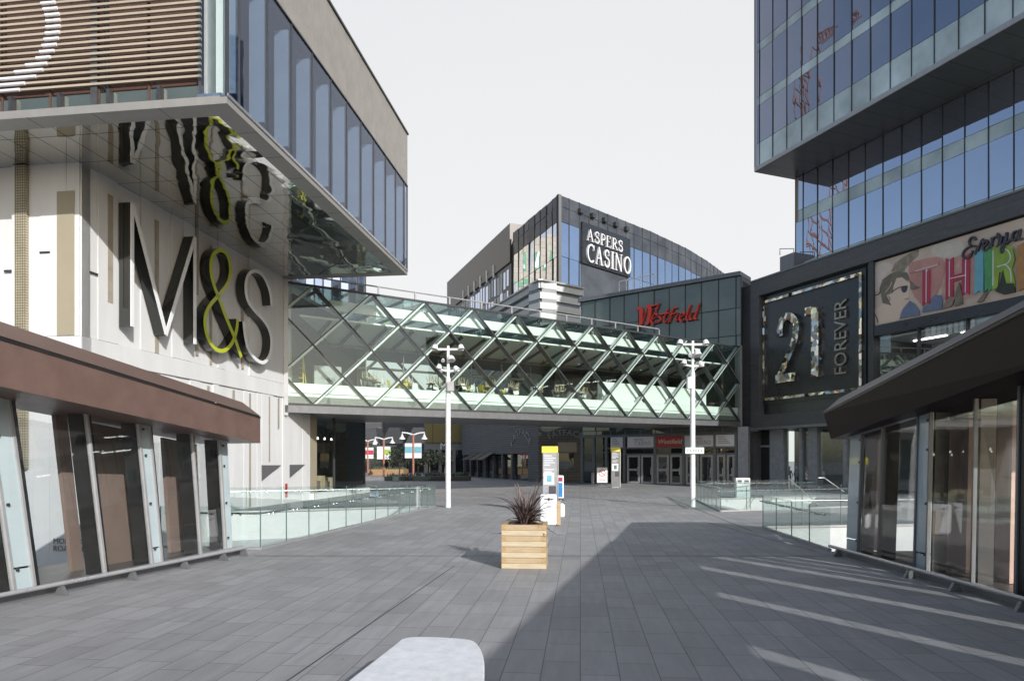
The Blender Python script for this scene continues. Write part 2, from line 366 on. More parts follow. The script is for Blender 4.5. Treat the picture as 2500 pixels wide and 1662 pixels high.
M_spand = coated('tower_spandrel', (.50,.57,.56), (.7,.76,.78), .12, .7, wob=.002, rough=.25)
M_wglass = coated('green_grey_glass', (.07,.088,.078), (.66,.64,.58), .14, .9, wob=.006)
M_cglass = coated('casino_glass', (.06,.065,.085), (.74,.80,.94), .66, 1.0, wob=.010, wscale=.35)
M_cdark = coated('casino_dark_panel', (.06,.063,.07), (.6,.62,.66), .06, .6, wob=.002, rough=.2)
M_shopglass = coated('dark_shop_glass', (.02,.02,.022), (.7,.75,.75), .08, 1.0, wob=.004)

def sheet_metal_soffit():
    m = bpy.data.materials.new('polished_mirror_soffit'); m.use_nodes = True; nt = m.node_tree; L = nt.links
    p = nt.nodes['Principled BSDF']; p.inputs['Metallic'].default_value = 1; p.inputs['Roughness'].default_value = .03
    p.inputs['Base Color'].default_value = (.66,.67,.665,1)
    tc = N(nt,'ShaderNodeTexCoord'); mp = N(nt,'ShaderNodeMapping'); mp.inputs['Rotation'].default_value = (0,0,.1338); L.new(tc.outputs['Object'], mp.inputs[0])
    br = N(nt,'ShaderNodeTexBrick'); br.offset = 0; br.inputs['Scale'].default_value = 1; br.inputs['Brick Width'].default_value = .95; br.inputs['Row Height'].default_value = 1.72
    br.inputs['Mortar Size'].default_value = .014; br.inputs['Mortar Smooth'].default_value = 0
    br.inputs['Color1'].default_value = (.66,.67,.665,1); br.inputs['Color2'].default_value = (.61,.62,.615,1); br.inputs['Mortar'].default_value = (.03,.03,.03,1)
    L.new(mp.outputs[0], br.inputs['Vector']); L.new(br.outputs['Color'], p.inputs['Base Color'])
    n = N(nt,'ShaderNodeTexNoise'); n.inputs['Scale'].default_value = .55; n.inputs['Detail'].default_value = 1.5; n.inputs['Distortion'].default_value = .6
    L.new(mp.outputs[0], n.inputs['Vector'])
    n.noise_dimensions = '4D'; b2 = N(nt,'ShaderNodeTexBrick'); b2.offset = 0
    for a_, v_ in (('Scale',1),('Brick Width',.95),('Row Height',1.72),('Mortar Size',0)): b2.inputs[a_].default_value = v_
    b2.inputs['Color1'].default_value = (0,0,0,1); b2.inputs['Color2'].default_value = (1,1,1,1); L.new(mp.outputs[0], b2.inputs['Vector'])
    mm = N(nt,'ShaderNodeMath', operation='MULTIPLY'); mm.inputs[1].default_value = .22; L.new(b2.outputs['Color'], mm.inputs[0]); L.new(mm.outputs[0], n.inputs['W'])
    b = N(nt,'ShaderNodeBump'); b.inputs['Strength'].default_value = 1; b.inputs['Distance'].default_value = .034
    L.new(n.outputs['Fac'], b.inputs['Height']); L.new(b.outputs[0], p.inputs['Normal']); return m
M_soffit = sheet_metal_soffit()
def mosaic():
    m = bpy.data.materials.new('mirror_mosaic'); m.use_nodes = True; nt = m.node_tree; L = nt.links
    p = nt.nodes['Principled BSDF']; p.inputs['Metallic'].default_value = 1; p.inputs['Roughness'].default_value = .12
    tc = N(nt,'ShaderNodeTexCoord'); vo = N(nt,'ShaderNodeTexVoronoi'); vo.inputs['Scale'].default_value = 2.6; L.new(tc.outputs['Object'], vo.inputs['Vector'])
    cr = N(nt,'ShaderNodeValToRGB'); e = cr.color_ramp.elements; e[0].color = (.22,.22,.22,1); e[1].color = (.95,.88,.75,1)
    e.new(.5).color = (.62,.57,.48,1)
    sx = N(nt,'ShaderNodeSeparateXYZ'); L.new(vo.outputs['Color'], sx.inputs[0]); L.new(sx.outputs[0], cr.inputs[0]); L.new(cr.outputs[0], p.inputs['Base Color'])
    ms = N(nt,'ShaderNodeMapRange'); L.new(sx.outputs[1], ms.inputs['Value'])
    no = N(nt,'ShaderNodeNormalMap') if False else None
    g = N(nt,'ShaderNodeNewGeometry'); sub = N(nt,'ShaderNodeVectorMath', operation='SUBTRACT'); sub.inputs[1].default_value = (.5,.5,.5); L.new(vo.outputs['Color'], sub.inputs[0])
    sc = N(nt,'ShaderNodeVectorMath', operation='SCALE'); sc.inputs['Scale'].default_value = .7; L.new(sub.outputs[0], sc.inputs[0])
    ad = N(nt,'ShaderNodeVectorMath', operation='ADD'); L.new(g.outputs['Normal'], ad.inputs[0]); L.new(sc.outputs[0], ad.inputs[1])
    nm = N(nt,'ShaderNodeVectorMath', operation='NORMALIZE'); L.new(ad.outputs[0], nm.inputs[0]); L.new(nm.outputs[0], p.inputs['Normal']); return m
M_mosaic = mosaic()

# ---------------------------------------------------------------- frames of the big structures
MS = Fr((-13.96, 22.1), (.1338, 1))                     # white wall, long face (s=0 at the corner)
MF = Fr((-13.96, 22.1), (1, -.1338))                    # white wall, near face (s<0)
C0 = P(554, 258, 18.4); OS = Fr((C0.x, C0.y), (.1305, 1))   # overhang glass side
OF = Fr((C0.x, C0.y), (1, -.1305))                      # overhang louvre front (s<0)
SOF = 11.9; GT = 16.5; RT = 19.2; OL = 17.3
bA = P(703, 986, 36.3); bB = P(1806, 1028, 59.3)
BR = Fr((bA.x, bA.y), (bB.x-bA.x, bB.y-bA.y)); BL = (V((bB.x,bB.y))-V((bA.x,bA.y))).length
F0 = P(1833, 0, 58.8); DK = Fr((F0.x, F0.y), (.414, -1))    # dark shop building
TB = DK.off(-3.15)                                       # lower tower glass
U0 = P(1842.5, 0, 57.1); TU = Fr((U0.x, U0.y), (.384, -1))  # cantilevered tower block
w0 = P(1420, 0, 69.7); WS = Fr((w0.x, w0.y), (20.0-w0.x, 59.6-w0.y)); WL = math.hypot(20.0-w0.x, 59.6-w0.y)

# ---------------------------------------------------------------- ground
PAVE_RZ = math.atan(-.10)
M_pave = lined('granite_paving', (.255,.254,.255), (.10,.10,.105), .92, .42, rz=PAVE_RZ+R(90), mortar=.006, rough=.62, cvar=.10, axes='xy', offset=.37, bump=.35, streak=(.6,5,1), sc=1.6, squash=.8)
LV = [(-6.43,17.45),(-3.76,33.5),(-13.3,29.1),(-14.25,22.35),(-34,25.05),(-34,6),(-12.35,6),(-9.15,17.75)]
RV1 = [(7.99,17.15),(8.45,23.0),(15.5,24.0),(15.5,17.6)]
RV2 = [(9.24,30.2),(10.5,39.3),(18.5,41.6),(18.5,34.0)]
def add_stains(m):
    nt = m.node_tree; L = nt.links; p = nt.nodes['Principled BSDF']; lk = p.inputs['Base Color'].links[0].from_socket
    tc = N(nt,'ShaderNodeTexCoord'); a = N(nt,'ShaderNodeTexNoise'); a.inputs['Scale'].default_value = .22; a.inputs['Detail'].default_value = 6; a.inputs['Roughness'].default_value = .6; L.new(tc.outputs['Object'], a.inputs['Vector'])
    r1 = N(nt,'ShaderNodeMapRange'); r1.inputs['From Min'].default_value = .35; r1.inputs['From Max'].default_value = .65; r1.inputs['To Min'].default_value = .87; r1.inputs['To Max'].default_value = 1.10; L.new(a.outputs['Fac'], r1.inputs['Value'])
    v = N(nt,'ShaderNodeTexVoronoi'); v.inputs['Scale'].default_value = 2.6; L.new(tc.outputs['Object'], v.inputs['Vector'])
    r2 = N(nt,'ShaderNodeMapRange'); r2.inputs['From Min'].default_value = .03; r2.inputs['From Max'].default_value = .06; r2.inputs['To Min'].default_value = .55; r2.inputs['To Max'].default_value = 1; L.new(v.outputs['Distance'], r2.inputs['Value'])
    g = N(nt,'ShaderNodeTexNoise'); g.inputs['Scale'].default_value = 90; g.inputs['Detail'].default_value = 2; L.new(tc.outputs['Object'], g.inputs['Vector'])
    r3 = N(nt,'ShaderNodeMapRange'); r3.inputs['To Min'].default_value = .86; r3.inputs['To Max'].default_value = 1.14; L.new(g.outputs['Fac'], r3.inputs['Value'])
    m1 = N(nt,'ShaderNodeMath', operation='MULTIPLY'); L.new(r1.outputs[0], m1.inputs[0]); L.new(r2.outputs[0], m1.inputs[1])
    m2 = N(nt,'ShaderNodeMath', operation='MULTIPLY'); L.new(m1.outputs[0], m2.inputs[0]); L.new(r3.outputs[0], m2.inputs[1])
    mu = N(nt,'ShaderNodeVectorMath', operation='SCALE'); L.new(lk, mu.inputs[0]); L.new(m2.outputs[0], mu.inputs['Scale']); L.new(mu.outputs[0], p.inputs['Base Color'])
add_stains(M_pave)
def ground():
    bm = bmesh.new(); es = []
    def loop(pts):
        vs = [bm.verts.new((x,y,0)) for x,y in pts]
        for i in range(len(vs)): es.append(bm.edges.new((vs[i], vs[(i+1)%len(vs)])))
    loop([(-500,-300),(500,-300),(500,900),(-500,900)])
    loop(LV); loop(RV1); loop(RV2)
    bmesh.ops.triangle_fill(bm, edges=es, use_beauty=True, use_dissolve=False)
    for f in bm.faces:
        f.normal_update()
        if f.normal.z < 0: f.normal_flip()
    me = bpy.data.meshes.new('pavement'); bm.to_mesh(me); bm.free(); me.materials.append(M_pave)
    ob = bpy.data.objects.new('pavement', me); COL.objects.link(ob); struct(ob)
ground()
def voidbox(poly, depth, name, mf):
    mb = MB(); n = len(poly)
    for i in range(n):
        a, b = V(poly[i]), V(poly[(i+1)%n]); t = (b-a).normalized(); o = V((t.y,-t.x))
        cen = sum((V(p) for p in poly), V((0,0)))/n
        if (a-cen).dot(o) < 0: o = -o
        a2, b2 = a+o*.25, b+o*.25
        mb.hexa([(a.x,a.y,-depth),(b.x,b.y,-depth),(b2.x,b2.y,-depth),(a2.x,a2.y,-depth),(a.x,a.y,-.004),(b.x,b.y,-.004),(b2.x,b2.y,-.004),(a2.x,a2.y,-.004)])
    struct(mb.build(name, M_offwhite))
    fl = MB(); fl.slab([(p[0],p[1]) for p in poly], -depth-.2, -depth); struct(fl.build('lower_street', mf))
voidbox(LV, 1.2, 'deck_edge', M_offwhite)
voidbox(RV1, 2.6, 'deck_edge', M_voidfloor)
voidbox(RV2, 2.6, 'deck_edge', M_voidfloor)
# drainage slots let into the paving
M_slotd = mat('drain_slot', (.045,.045,.048), .7)
def strip(a, b, w, name='drain_channel', z=.004, m=None):
    a = V(a); b = V(b); t = (b-a).normalized(); n = V((t.y,-t.x))*w/2
    mb = MB().add([(*(a+n),z),(*(b+n),z),(*(b-n),z),(*(a-n),z)], [(0,1,2,3)])
    struct(mb.build(name, m or M_slotd))
strip((-6.2,16.35),(7.6,16.35),.045)
a = G(702,1660); b = G(1109,1381); strip((a.x-.14*4, a.y-4),(b.x,b.y),.022)
a = G(640,1330); b = G(1000,1250); strip((a.x,a.y),(b.x,b.y),.03)
a = G(1730,1276); b = G(1990,1345); strip((a.x,a.y),(b.x,b.y),.04)
a = G(1625,1212); b = G(1835,1296); strip((a.x,a.y),(b.x,b.y),.04)
a = G(1625,1212); strip((a.x,a.y),(a.x+3.2,a.y-3.0),.04)

# ---------------------------------------------------------------- department store (white building, left)
st = thing('department_store', 'white department store with mirrored overhang and tan louvred upper storey', 'building', MS.pt(0,0,0))
def irregular_strips(mb, fr, s0, s1, z0, z1, rnd, skip=()):
    s = s0
    while s < s1-.05:
        w = rnd.choice([.45,.7,.95,1.2,.6]); e = min(s+w, s1)
        if s1-e < .3: e = s1
        mb.box(fr, s+.004, e-.004, -.4, rnd.choice([-.02,0,.015,.03]), z0, z1); s = e
rnd = random.Random(3)
mb = MB(); sEnd = MS.hit(758)
irregular_strips(mb, MS, 0.04, MS.hit(703), 6.32, SOF+.3, rnd); irregular_strips(mb, MS, MS.hit(703), sEnd, 6.32, SOF+.3, rnd)
irregular_strips(mb, MS, 0.04, sEnd, -1.2, 5.58, rnd)
mb.build('wall', M_white, st)
mb = MB(); irregular_strips(mb, MF, -20, -1.9-.6, 6.32, SOF+.3, rnd); irregular_strips(mb, MF, -2.5, -.04, 6.32, SOF+.3, rnd); irregular_strips(mb, MF, -20, -.04, -1.2, 5.58, rnd)
mb.build('wall', M_white, st)
mb = MB(); mb.box(MS, 0.0, sEnd+.0, -.4, .055, 5.6, 6.3); mb.box(MF, -20, .055, -.4, .055, 5.6, 6.3); mb.build('ledge_band', M_white, st)
B(MS, .0, sEnd, -.42, -.05, -1.2, SOF, 'core_wall', M_interior, st); B(MF, -20, -.0, -.42, -.05, -1.2, SOF, 'core_wall', M_interior, st)
def slot(px, y0, y1, w=.13):
    s, z1 = MS.ph(px, y0); _, z0 = MS.ph(px, y1)
    B(MS, s-w/2, s+w/2, .034, .045, z0, min(z1, SOF-.02), 'wall_slot', M_slot, st)
for px, y0, y1, w in [(267,476,739,.25),(381,538,862,.22),(479,560,720,.2),(479,840,868,.2),(513,600,890,.16),(591,690,900,.16),(507,942,990,.16),(569,952,975,.16),(609,960,1236,.14),(656,968,1127,.13),(679,971,1045,.12)]: slot(px,y0,y1,w)
s0 = MF.hit(163); B(MF, s0-.32, s0+.3, .034, .045, 6.33, 11.0, 'wall_slot', M_beige, st)
# small vents and a wall lettering panel
for px, py in [(112,617),(226,667),(25,662)]:
    fr = MS if px > 199 else MF; s, z = fr.ph(px,py); B(fr, s-.18, s+.18, .03, .06, z-.03, z+.03, 'wall_vent', M_dark, st)
# perforated fin at far left
M_perf = lined('perforated_metal', (.33,.30,.22), (.12,.10,.06), .085, .085, rz=0, mortar=.018, rough=.45, cvar=.03, axes='xz', offset=0, bump=0, msmooth=.6)
sp = MF.hit(59); B(MF, sp-.2, sp+.2, .05, .16, 2, SOF-.02, 'perforated_fin', M_perf, st)
B(MF, sp-.34, sp-.205, .05, .12, 2, SOF-.02, 'fin_trim', M_white, st)
# lower lettering
s0, z0 = MF.ph(132, 1326); text_mesh(MF, 'MONTFICHET', s0, z0, .26, .04, .01, 'wall_lettering', M_ink, st)
s0, z0 = MF.ph(132, 1344); text_mesh(MF, 'ROAD    E', s0, z0, .26, .04, .01, 'wall_lettering', M_ink, st)
# flat dark triangles that paint the shade of recessed openings
for tri in ([(637.6,1135),(685,1135),(637.6,1174)], [(706,1134),(743.7,1133.5),(706,1166)]):
    poly = [MS.ph(*p) for p in tri]; MB().prism(MS, poly, .02, .042).build('niche_shade_triangle', M_grey, st)
nt_ = MS.ph(697,1213); nt2 = MS.ph(697,1180); B(MS, nt_[0]-.12, nt_[0]+.12, .035, .06, nt_[1], nt2[1], 'red_notice', M_redsign, st)
# overhang soffit and rim
def oc(s, d, fr=OS): p = fr.pt(s, d, 0); return (p.x, p.y)
IN = .62
mb = MB().slab([oc(IN,-IN), oc(OL-IN,-IN), oc(OL-IN,-30), oc(IN,-30)], SOF+.01, SOF+.1); mb.build('mirror_soffit', M_soffit, st)
mb = MB()
mb.slab([oc(0,0), oc(OL,0), oc(OL-IN,-IN), oc(IN,-IN)], SOF, SOF+.22)
mb.slab([oc(0,0), oc(IN,-IN), oc(IN,-30), oc(0,-30)], SOF, SOF+.22)
mb.slab([oc(OL,0), oc(OL,-30), oc(OL-IN,-30), oc(OL-IN,-IN)], SOF, SOF+.22)
mb.build('soffit_rim', M_greysoff, st)
mb = MB(); 
for s in [x*1.645 for x in range(1,11)]: mb.box(OS, s-.008, s+.008, -IN, -.001, SOF-.004, SOF)
for s in range(1,12): mb.box(OF, -s*2.0-.008, -s*2.0+.008, -IN, -.001, SOF-.004, SOF)
mb.build('rim_joints', M_dark, st)
# glass side
zb = SOF+.22
edges = [0]+[OS.hit(x) for x in (585,654,712,763,808,847,882,913,942,966.5,987)]+[OL]
edges = sorted(set(round(e,2) for e in edges if e < OL-.2))+[OL]
for a, b in zip(edges[:-1], edges[1:]):
    t = random.uniform(-.004,.004)
    MB().hexa([OS.pt(a+.025,-.03,zb),OS.pt(b-.025,-.03,zb),OS.pt(b-.025,-.01,zb),OS.pt(a+.025,-.01,zb),OS.pt(a+.025,-.03+t,GT),OS.pt(b-.025,-.03-t,GT),OS.pt(b-.025,-.01-t,GT),OS.pt(a+.025,-.01+t,GT)]).build('window_pane', M_blueglass, st)
    B(OS, b-.022, b+.022, -.06, .012, zb, GT, 'mullion', M_dark, st)
    B(OS, b-.10, b-.03, -.55, -.08, zb+.35, GT-.25, 'glazing_fin', M_frost, st)
    # tan parapet cladding
    B(OS, a+.01, b-.01, -.2, -.0+random.uniform(0,.006), GT+.06, RT, 'parapet_panel', MATS.get('perf_tan') or lined('perf_tan', (.33,.31,.28), (.16,.15,.14), .06, .06, rz=math.atan2(1,.13), mortar=.008, rough=.5, cvar=.03, axes='xz', offset=.5, bump=0, metal=.2, msmooth=.8), st)
B(OS, -.0, OL, -.25, .03, GT, GT+.05, 'glazing_head', M_dark, st)
B(OS, 0, OL, -.2, .035, zb-.04, zb+.05, 'glazing_sill', M_steel, st)
B(OS, -.05, OL+.05, -.4, .06, RT, RT+.09, 'roof_coping', M_dark, st)
MB().slab([oc(.2,-.5), oc(OL-.2,-.5), oc(OL-.2,-30), oc(.2,-30)], GT+.1, GT+.3).build('upper_ceiling', M_grey, st)
MB().slab([oc(.2,-.5), oc(OL-.2,-.5), oc(OL-.2,-30), oc(.2,-30)], RT-.3, RT-.1).build('roof', M_roof, st)
MB().slab([oc(.2,-.3), oc(OL-.2,-.3), oc(OL-.2,-30), oc(.2,-30)], zb+.01, zb+.1).build('upper_floor', M_darkint, st)
B(OS, .2, OL-.2, -4.2, -4.0, zb, GT, 'inner_partition', M_darkint, st)
B(OS, OL-.3, OL-.1, -30, -.1, zb, RT, 'end_wall', M_greysoff, st)
for s in (2.2, 5.0, 9.2, 12.4):
    MB().lathe(OS.pt(s,-1.3,zb), [(.32,0),(.32,.7),(.3,.75)], 14).build('display_stand', M_silverpaint, st)
# louvred front
B(OF, -22, -1.1, -.9, -.7, zb, RT, 'louvre_backing', M_brownwall, st)
B(OF, -22, -.62, -.35, -.3, SOF+.22, SOF+.7, 'lower_glazing', M_wglass, st)
mb = MB(); z = SOF+.86; zs = []
while z < RT-.1:
    mb.box(OF, -22, -.86, -.22, -.15, z, z+.062); zs.append(z); z += .17
mb.build('louvre_screen', M_tan, st)
mb = MB()
for s in [-.95-1.52*k for k in range(14)]: mb.box(OF, s-.03, s+.03, -.32, -.265, SOF+.3, RT)
mb.build('louvre_bracket_rails', M_brownwall, st)
for k in range(5):
    s = -2.1-1.52*k; B(OF, s-.05, s+.05, -.28, -.14, SOF+.3, SOF+.72, 'louvre_bracket', M_dark, st)
# white sleeves on the slats forming a curve
arc = [(122,10),(127,24),(132,38),(134,54),(134,69),(133,84),(130,99),(125,114),(119,130),(110,146),(97,162),(82,177),(60,194),(28,211),(10,227)]
for i, (px, py) in enumerate(arc):
    s, z = OF.ph(px, py, -.1); zz = min(zs, key=lambda q: abs(q-z)); w = .28 if i < 10 else .28+.14*(i-9)
    MB().tube([OF.pt(s-w*1.15, -.16, zz+.03), OF.pt(s+w*.45, -.16, zz+.03)], .05, 10).build('white_sleeve', M_silverpaint, st)
B(OF, -.66, -.60, -.5, .0, zb, RT, 'corner_post', M_galv, st)
B(OF, -.50, -.28, -.6, -.3, zb+.0, RT, 'corner_column', M_silverpaint, st)
B(OF, -.85, -.03, -.04, -.02, zb, RT, 'corner_pane', M_glass, st)
B(OF, -.045, .02, -.08, .02, zb, RT, 'corner_mullion', M_dark, st)
for s in (-.86,): B(OF, s, s+.7, -.3, .0, zb, zb+.08, 'corner_sill', M_steel, st)
# beige shop unit at the far end under the bridge
e2 = MS.hit(893)
B(MS, sEnd, e2, -.5, -.05, 4.95, 11.6, 'shop_fascia', M_beige, st)
B(MS, sEnd, MS.hit(776), -3, -.06, 0, 4.95, 'shop_pier', M_beige, st)
B(MS, MS.hit(776), e2, -3.2, -3.0, 0, 4.95, 'shop_back_wall', M_darkint, st)
B(MS, MS.hit(776), e2, -.12, -.10, .35, 4.95, 'shop_window', M_glass, st)
B(MS, sEnd, e2+.2, -.6, .25, -.3, .34, 'shop_plinth', M_white, st)
B(MS, e2-.08, e2+.08, -3.2, -.05, 0, 5, 'shop_end_frame', M_dark, st)
B(MS, MS.hit(820)-.04, MS.hit(820)+.04, -.2, -.05, .3, 4.95, 'shop_mullion', M_dark, st)
for i in range(6):
    s = MS.hit(782)+i*.75; B(MS, s, s+.6, -1.6, -.9, .36, .8+random.random()*.6, 'display_crate', M_wood if i % 2 else M_kpanel, st)
for i in range(5):
    s = MS.hit(785)+i*1.1; MB().lathe(MS.pt(s,-1.2,3.6), [(.03,.15),(.05,.1),(.06,0)], 8).build('spot_lamp', mat('lamp_glow', (1,.95,.85), .4, emit=3) if i == 0 else MATS['lamp_glow'], st)

# ------------------------------------------------- big letters on the white wall
LD = .52; sg = thing('sign_letters', 'huge raised black sided sign letters on the white store wall', 'sign', MS.pt(5,0,6.5))
def q3(x, y): return MS.ph(x/3.136, 400+y/3.136, LD)
def smooth_path(pts, n=5):
    out = []; m = len(pts)
    for i in range(m-1):
        p0, p1, p2, p3 = [V(pts[max(0,min(m-1,i+k))]) for k in (-1,0,1,2)]
        for j in range(n):
            t = j/n; out.append(.5*((2*p1)+(p2-p0)*t+(2*p0-5*p1+4*p2-p3)*t*t+(3*p1-p0-3*p2+p3)*t**3))
    out.append(V(pts[-1])); return [(p.x,p.y) for p in out]
def letter(name, paths, w, face, label):
    for i, path in enumerate(paths):
        rt = None
    mb = MB(); fb = MB()
    for i, path in enumerate(paths):
        e = i*.003
        mb.stroke(MS, path, w, .06+e, LD-.03-e); fb.stroke(MS, path, w*.99, LD-.03, LD+e)
        fb2 = None
    b = mb.build(name, M_black, sg, label); f = fb.build('letter_face', face, b)
    return b
w = .16
letter('letter', [[q3(1016,1245), q3(1016,300)], [q3(1022,310), q3(1275,1300)], [q3(1272,1310), q3(1492,572)], [q3(1494,560), q3(1494,1380)]], w, M_lface, 'letter M with a white front and deep dark sides')
amp = smooth_path([q3(*p) for p in [(1850,1478),(1800,1335),(1740,1190),(1680,1030),(1645,940),(1622,850),(1618,760),(1640,690),(1690,660),(1738,690),(1764,770),(1762,860),(1735,930),(1680,1000),(1620,1070),(1580,1145),(1572,1225),(1592,1320),(1640,1405),(1700,1432),(1752,1405),(1792,1345),(1815,1260),(1822,1190)]])
letter('letter', [amp], .17, M_green, 'ampersand with a lime green front')
ess = smooth_path([q3(*p) for p in [(2082,1085),(2074,1000),(2050,920),(2012,850),(1960,820),(1915,836),(1890,890),(1884,970),(1902,1050),(1950,1120),(2015,1190),(2060,1260),(2080,1340),(2076,1430),(2050,1495),(2012,1520),(1962,1495),(1915,1435),(1890,1370),(1876,1290),(1868,1205)]])
letter('letter', [ess], .165, M_lface, 'letter S with a silver front')

# ---------------------------------------------------------------- glazed food court bridge
b = BR; H = 6.46; ZB0, ZB1 = bA.z, bB.z
br = thing('glazed_bridge', 'glazed footbridge with diamond lattice between white store and dark building', 'bridge', BR.pt(0,0,0))
pitch = BL/11.41; c0 = .41*pitch
def bz(s): return ZB0+(ZB1-ZB0)*s/BL
def bpt(s, d, h): return BR.pt(s, d, bz(s)+h)
def bbox(s0, s1, d0, d1, h0, h1, name, m, parent=br, **k):
    mb = MB(); mb.hexa([bpt(s0,d0,h0),bpt(s1,d0,h0),bpt(s1,d1,h0),bpt(s0,d1,h0),bpt(s0,d0,h1),bpt(s1,d0,h1),bpt(s1,d1,h1),bpt(s0,d1,h1)])
    return mb.build(name, m, parent, **k)
WD = 8.6
bbox(-1.5, BL, -WD+.2, .06, -.38, -.05, 'deck_underside', M_grey)
bbox(-.2, BL, -WD+.2, -.12, .0, .45, 'deck', M_interior)
bbox(-.2, BL, -.0, .10, -.45, -.06, 'lower_fascia', M_grey)
bbox(-.1, BL, -.02, .08, -.05, .06, 'bottom_rail', M_dark)
bbox(-.1, BL, -.02, .08, H-.06, H+.05, 'top_rail', M_dark)
bbox(0, BL, -.35, -.22, .03, .62, 'upstand', M_mint); bbox(0, BL, -.33, -.22, .65, 1.12, 'upstand', M_mint); bbox(0,BL,-.45,-.2,1.12,1.17,'upstand_cap',M_mint)
bbox(-.2, BL, -WD, -.46, .45, .95, 'floor', M_floorin)
bbox(2.6, BL-4.5, -.95, -.65, H-1.05, H-.48, 'edge_beam', M_mint)
for i in range(11):
    s = (i+.05)*pitch+c0+.4
    if s < BL-1: bbox(s, s+.14, -.9, -.75, H-.48, H-.02, 'roof_post', M_mint)
bbox(0, BL, -WD, -4.2, H-2.5, H-2.3, 'ceiling', M_ceiling)
mb = MB()
mb.hexa([bpt(0,-4.3,H-2.3),bpt(BL,-4.3,H-2.3),bpt(BL,-1.1,H-1.5),bpt(0,-1.1,H-1.5),bpt(0,-4.3,H-2.2),bpt(BL,-4.3,H-2.2),bpt(BL,-1.1,H-1.4),bpt(0,-1.1,H-1.4)])
mb.build('ceiling_slope', M_mint, br)
for i in range(22):
    s = i*1.78+.9
    if s < BL-.5:
        mb = MB(); mb.hexa([bpt(s,-4.2,H-2.42),bpt(s+.18,-4.2,H-2.42),bpt(s+.18,-1.15,H-1.62),bpt(s,-1.15,H-1.62),bpt(s,-4.2,H-2.31),bpt(s+.18,-4.2,H-2.31),bpt(s+.18,-1.15,H-1.51),bpt(s,-1.15,H-1.51)]); mb.build('ceiling_rib', M_ceiling, br)
M_roofg = glass('roof_glass', (.72,.79,.77), .05)
bbox(-.2, BL, -WD, -.02, H-.02, H+.04, 'glass_roof', M_roofg)
mb = MB()
for i in range(24):
    s = i*1.7
    if s < BL: mb.hexa([bpt(s,-WD,H-.2),bpt(s+.08,-WD,H-.2),bpt(s+.08,-.1,H-.2),bpt(s,-.1,H-.2),bpt(s,-WD,H-.03),bpt(s+.08,-WD,H-.03),bpt(s+.08,-.1,H-.03),bpt(s,-.1,H-.03)])
mb.build('roof_purlins', M_grey, br)
def lattice(d, light, dark, outer):
    for i in range(-3, 14):
        for sg_ in (1,-1):
            lo, hi = (i, i+2) if sg_ > 0 else (i-2, i)
            a, c = max(lo, -.41), min(hi, 11)
            if c-a < .05: continue
            def hh(x): return H*(1-abs(x-i)/2)
            p, q = (c0+a*pitch, hh(a)), (c0+c*pitch, hh(c))
            t = V((q[0]-p[0], q[1]-p[1])).normalized(); nrm = V((-t.y,t.x))
            def bar(wd, d0, d1, m, name, par):
                k = nrm*wd/2; mb = MB(); pts = []
                for dd in (d0,d1):
                    for (x,h),sn in ((p,1),(q,1),(q,-1),(p,-1)):
                        pts.append(bpt(x+k.x*sn, dd, h+k.y*sn))
                mb.hexa(pts); return mb.build(name, m, par)
            e = .0025*sg_
            if sg_ < 0:
                g = bar(.15, d-.38+e, d-.02+e, M_silverpaint, 'diagonal_brace', br)  # pale paint on rising braces stands for light catching them
                if outer: p, q = (p[0]-.065,p[1]+.05), (q[0]-.065,q[1]+.05); bar(.05, d-.018+e, d+.04+e, dark, 'outer_gasket', g)
            else:
                g = bar(.10, d-.38+e, d-.02+e, M_grey, 'diagonal_brace', br)  # darker metal on falling braces puts their shade into the colour
                if outer: bar(.07, d-.018+e, d+.04+e, dark, 'outer_gasket', g)
lattice(0, M_mint, M_dark, True); lattice(-WD, M_mint, M_dark, False)
bbox(0, BL, .0, .012, .05, H-.06, 'front_glazing', M_bglass)
bbox(0, BL, -WD-.03, -WD-.02, .05, H-.06, 'rear_glazing', M_bglass)
bbox(BL-.0, BL+.16, -.5, .14, -.42, H+.12, 'end_frame', M_galv)
bbox(-.25, -.02, -.5, .1, -.6, H+.15, 'end_frame', M_galv)
bbox(-.55, -.28, -.5, .05, -.6, H+.15, 'end_frame', M_grey)
# roof edge handrail
mb = MB(); mb.tube([bpt(.3,-.5,H+.62), bpt(29.4,-.5,H+.62)], .045, 6)
mb.build('roof_handrail', M_galv, br)
for i in range(12):
    s = 3.0+i*2.4; bbox(s, s+.09, -.54, -.46, H+.05, H+.6, 'handrail_post', M_galv)
# interior counters, far frames, lights
bbox(23.5, 35.5, -1.2, -.7, .62, 2.6, 'serving_counter', M_mint)
bbox(23.5, 35.5, -7.9, -6.2, .62, H-2.6, 'kitchen_core', M_ceiling)
bbox(1.9, 3.5, -1.6, -1.3, .95, 2.35, 'shade_toned_partition', M_galv)  # white partition given a grey that imitates its shadow
bbox(-.2, 5.6, -6.4, -6.2, .62, H-2.5, 'dark_partition', M_darkint)
mb = MB(); mb.tube([bpt(2,-WD+.4,H-3.1), bpt(24,-WD+.4,H-3.1)], .09, 8); mb.build('rear_beam', M_mint, br)
mb = MB(); mb.tube([bpt(2,-WD+.3,1.75), bpt(24,-WD+.3,1.75)], .035, 6); mb.build('rear_handrail', M_mint, br)
for i in range(9):
    s = 3+i*3.4; MB().lathe(bpt(s,-3.2,H-2.35), [(.12,0),(.12,.1)], 10, (0,0,1)).build('fire_bell', M_redsign if i%2 else M_letterwhite, br)
for i in range(7):
    s = 4+i*2.7; bbox(s, s+.06, -5.2, -5.14, .62, H-2.5, 'slim_column', M_steel)
B(MS, MS.hit(703)+.35, MS.hit(703)+10, .06, .12, 5.75, 11.3, 'shade_sheet', M_darkint, br)  # added dark sheet over the white wall, standing for a shaded interior
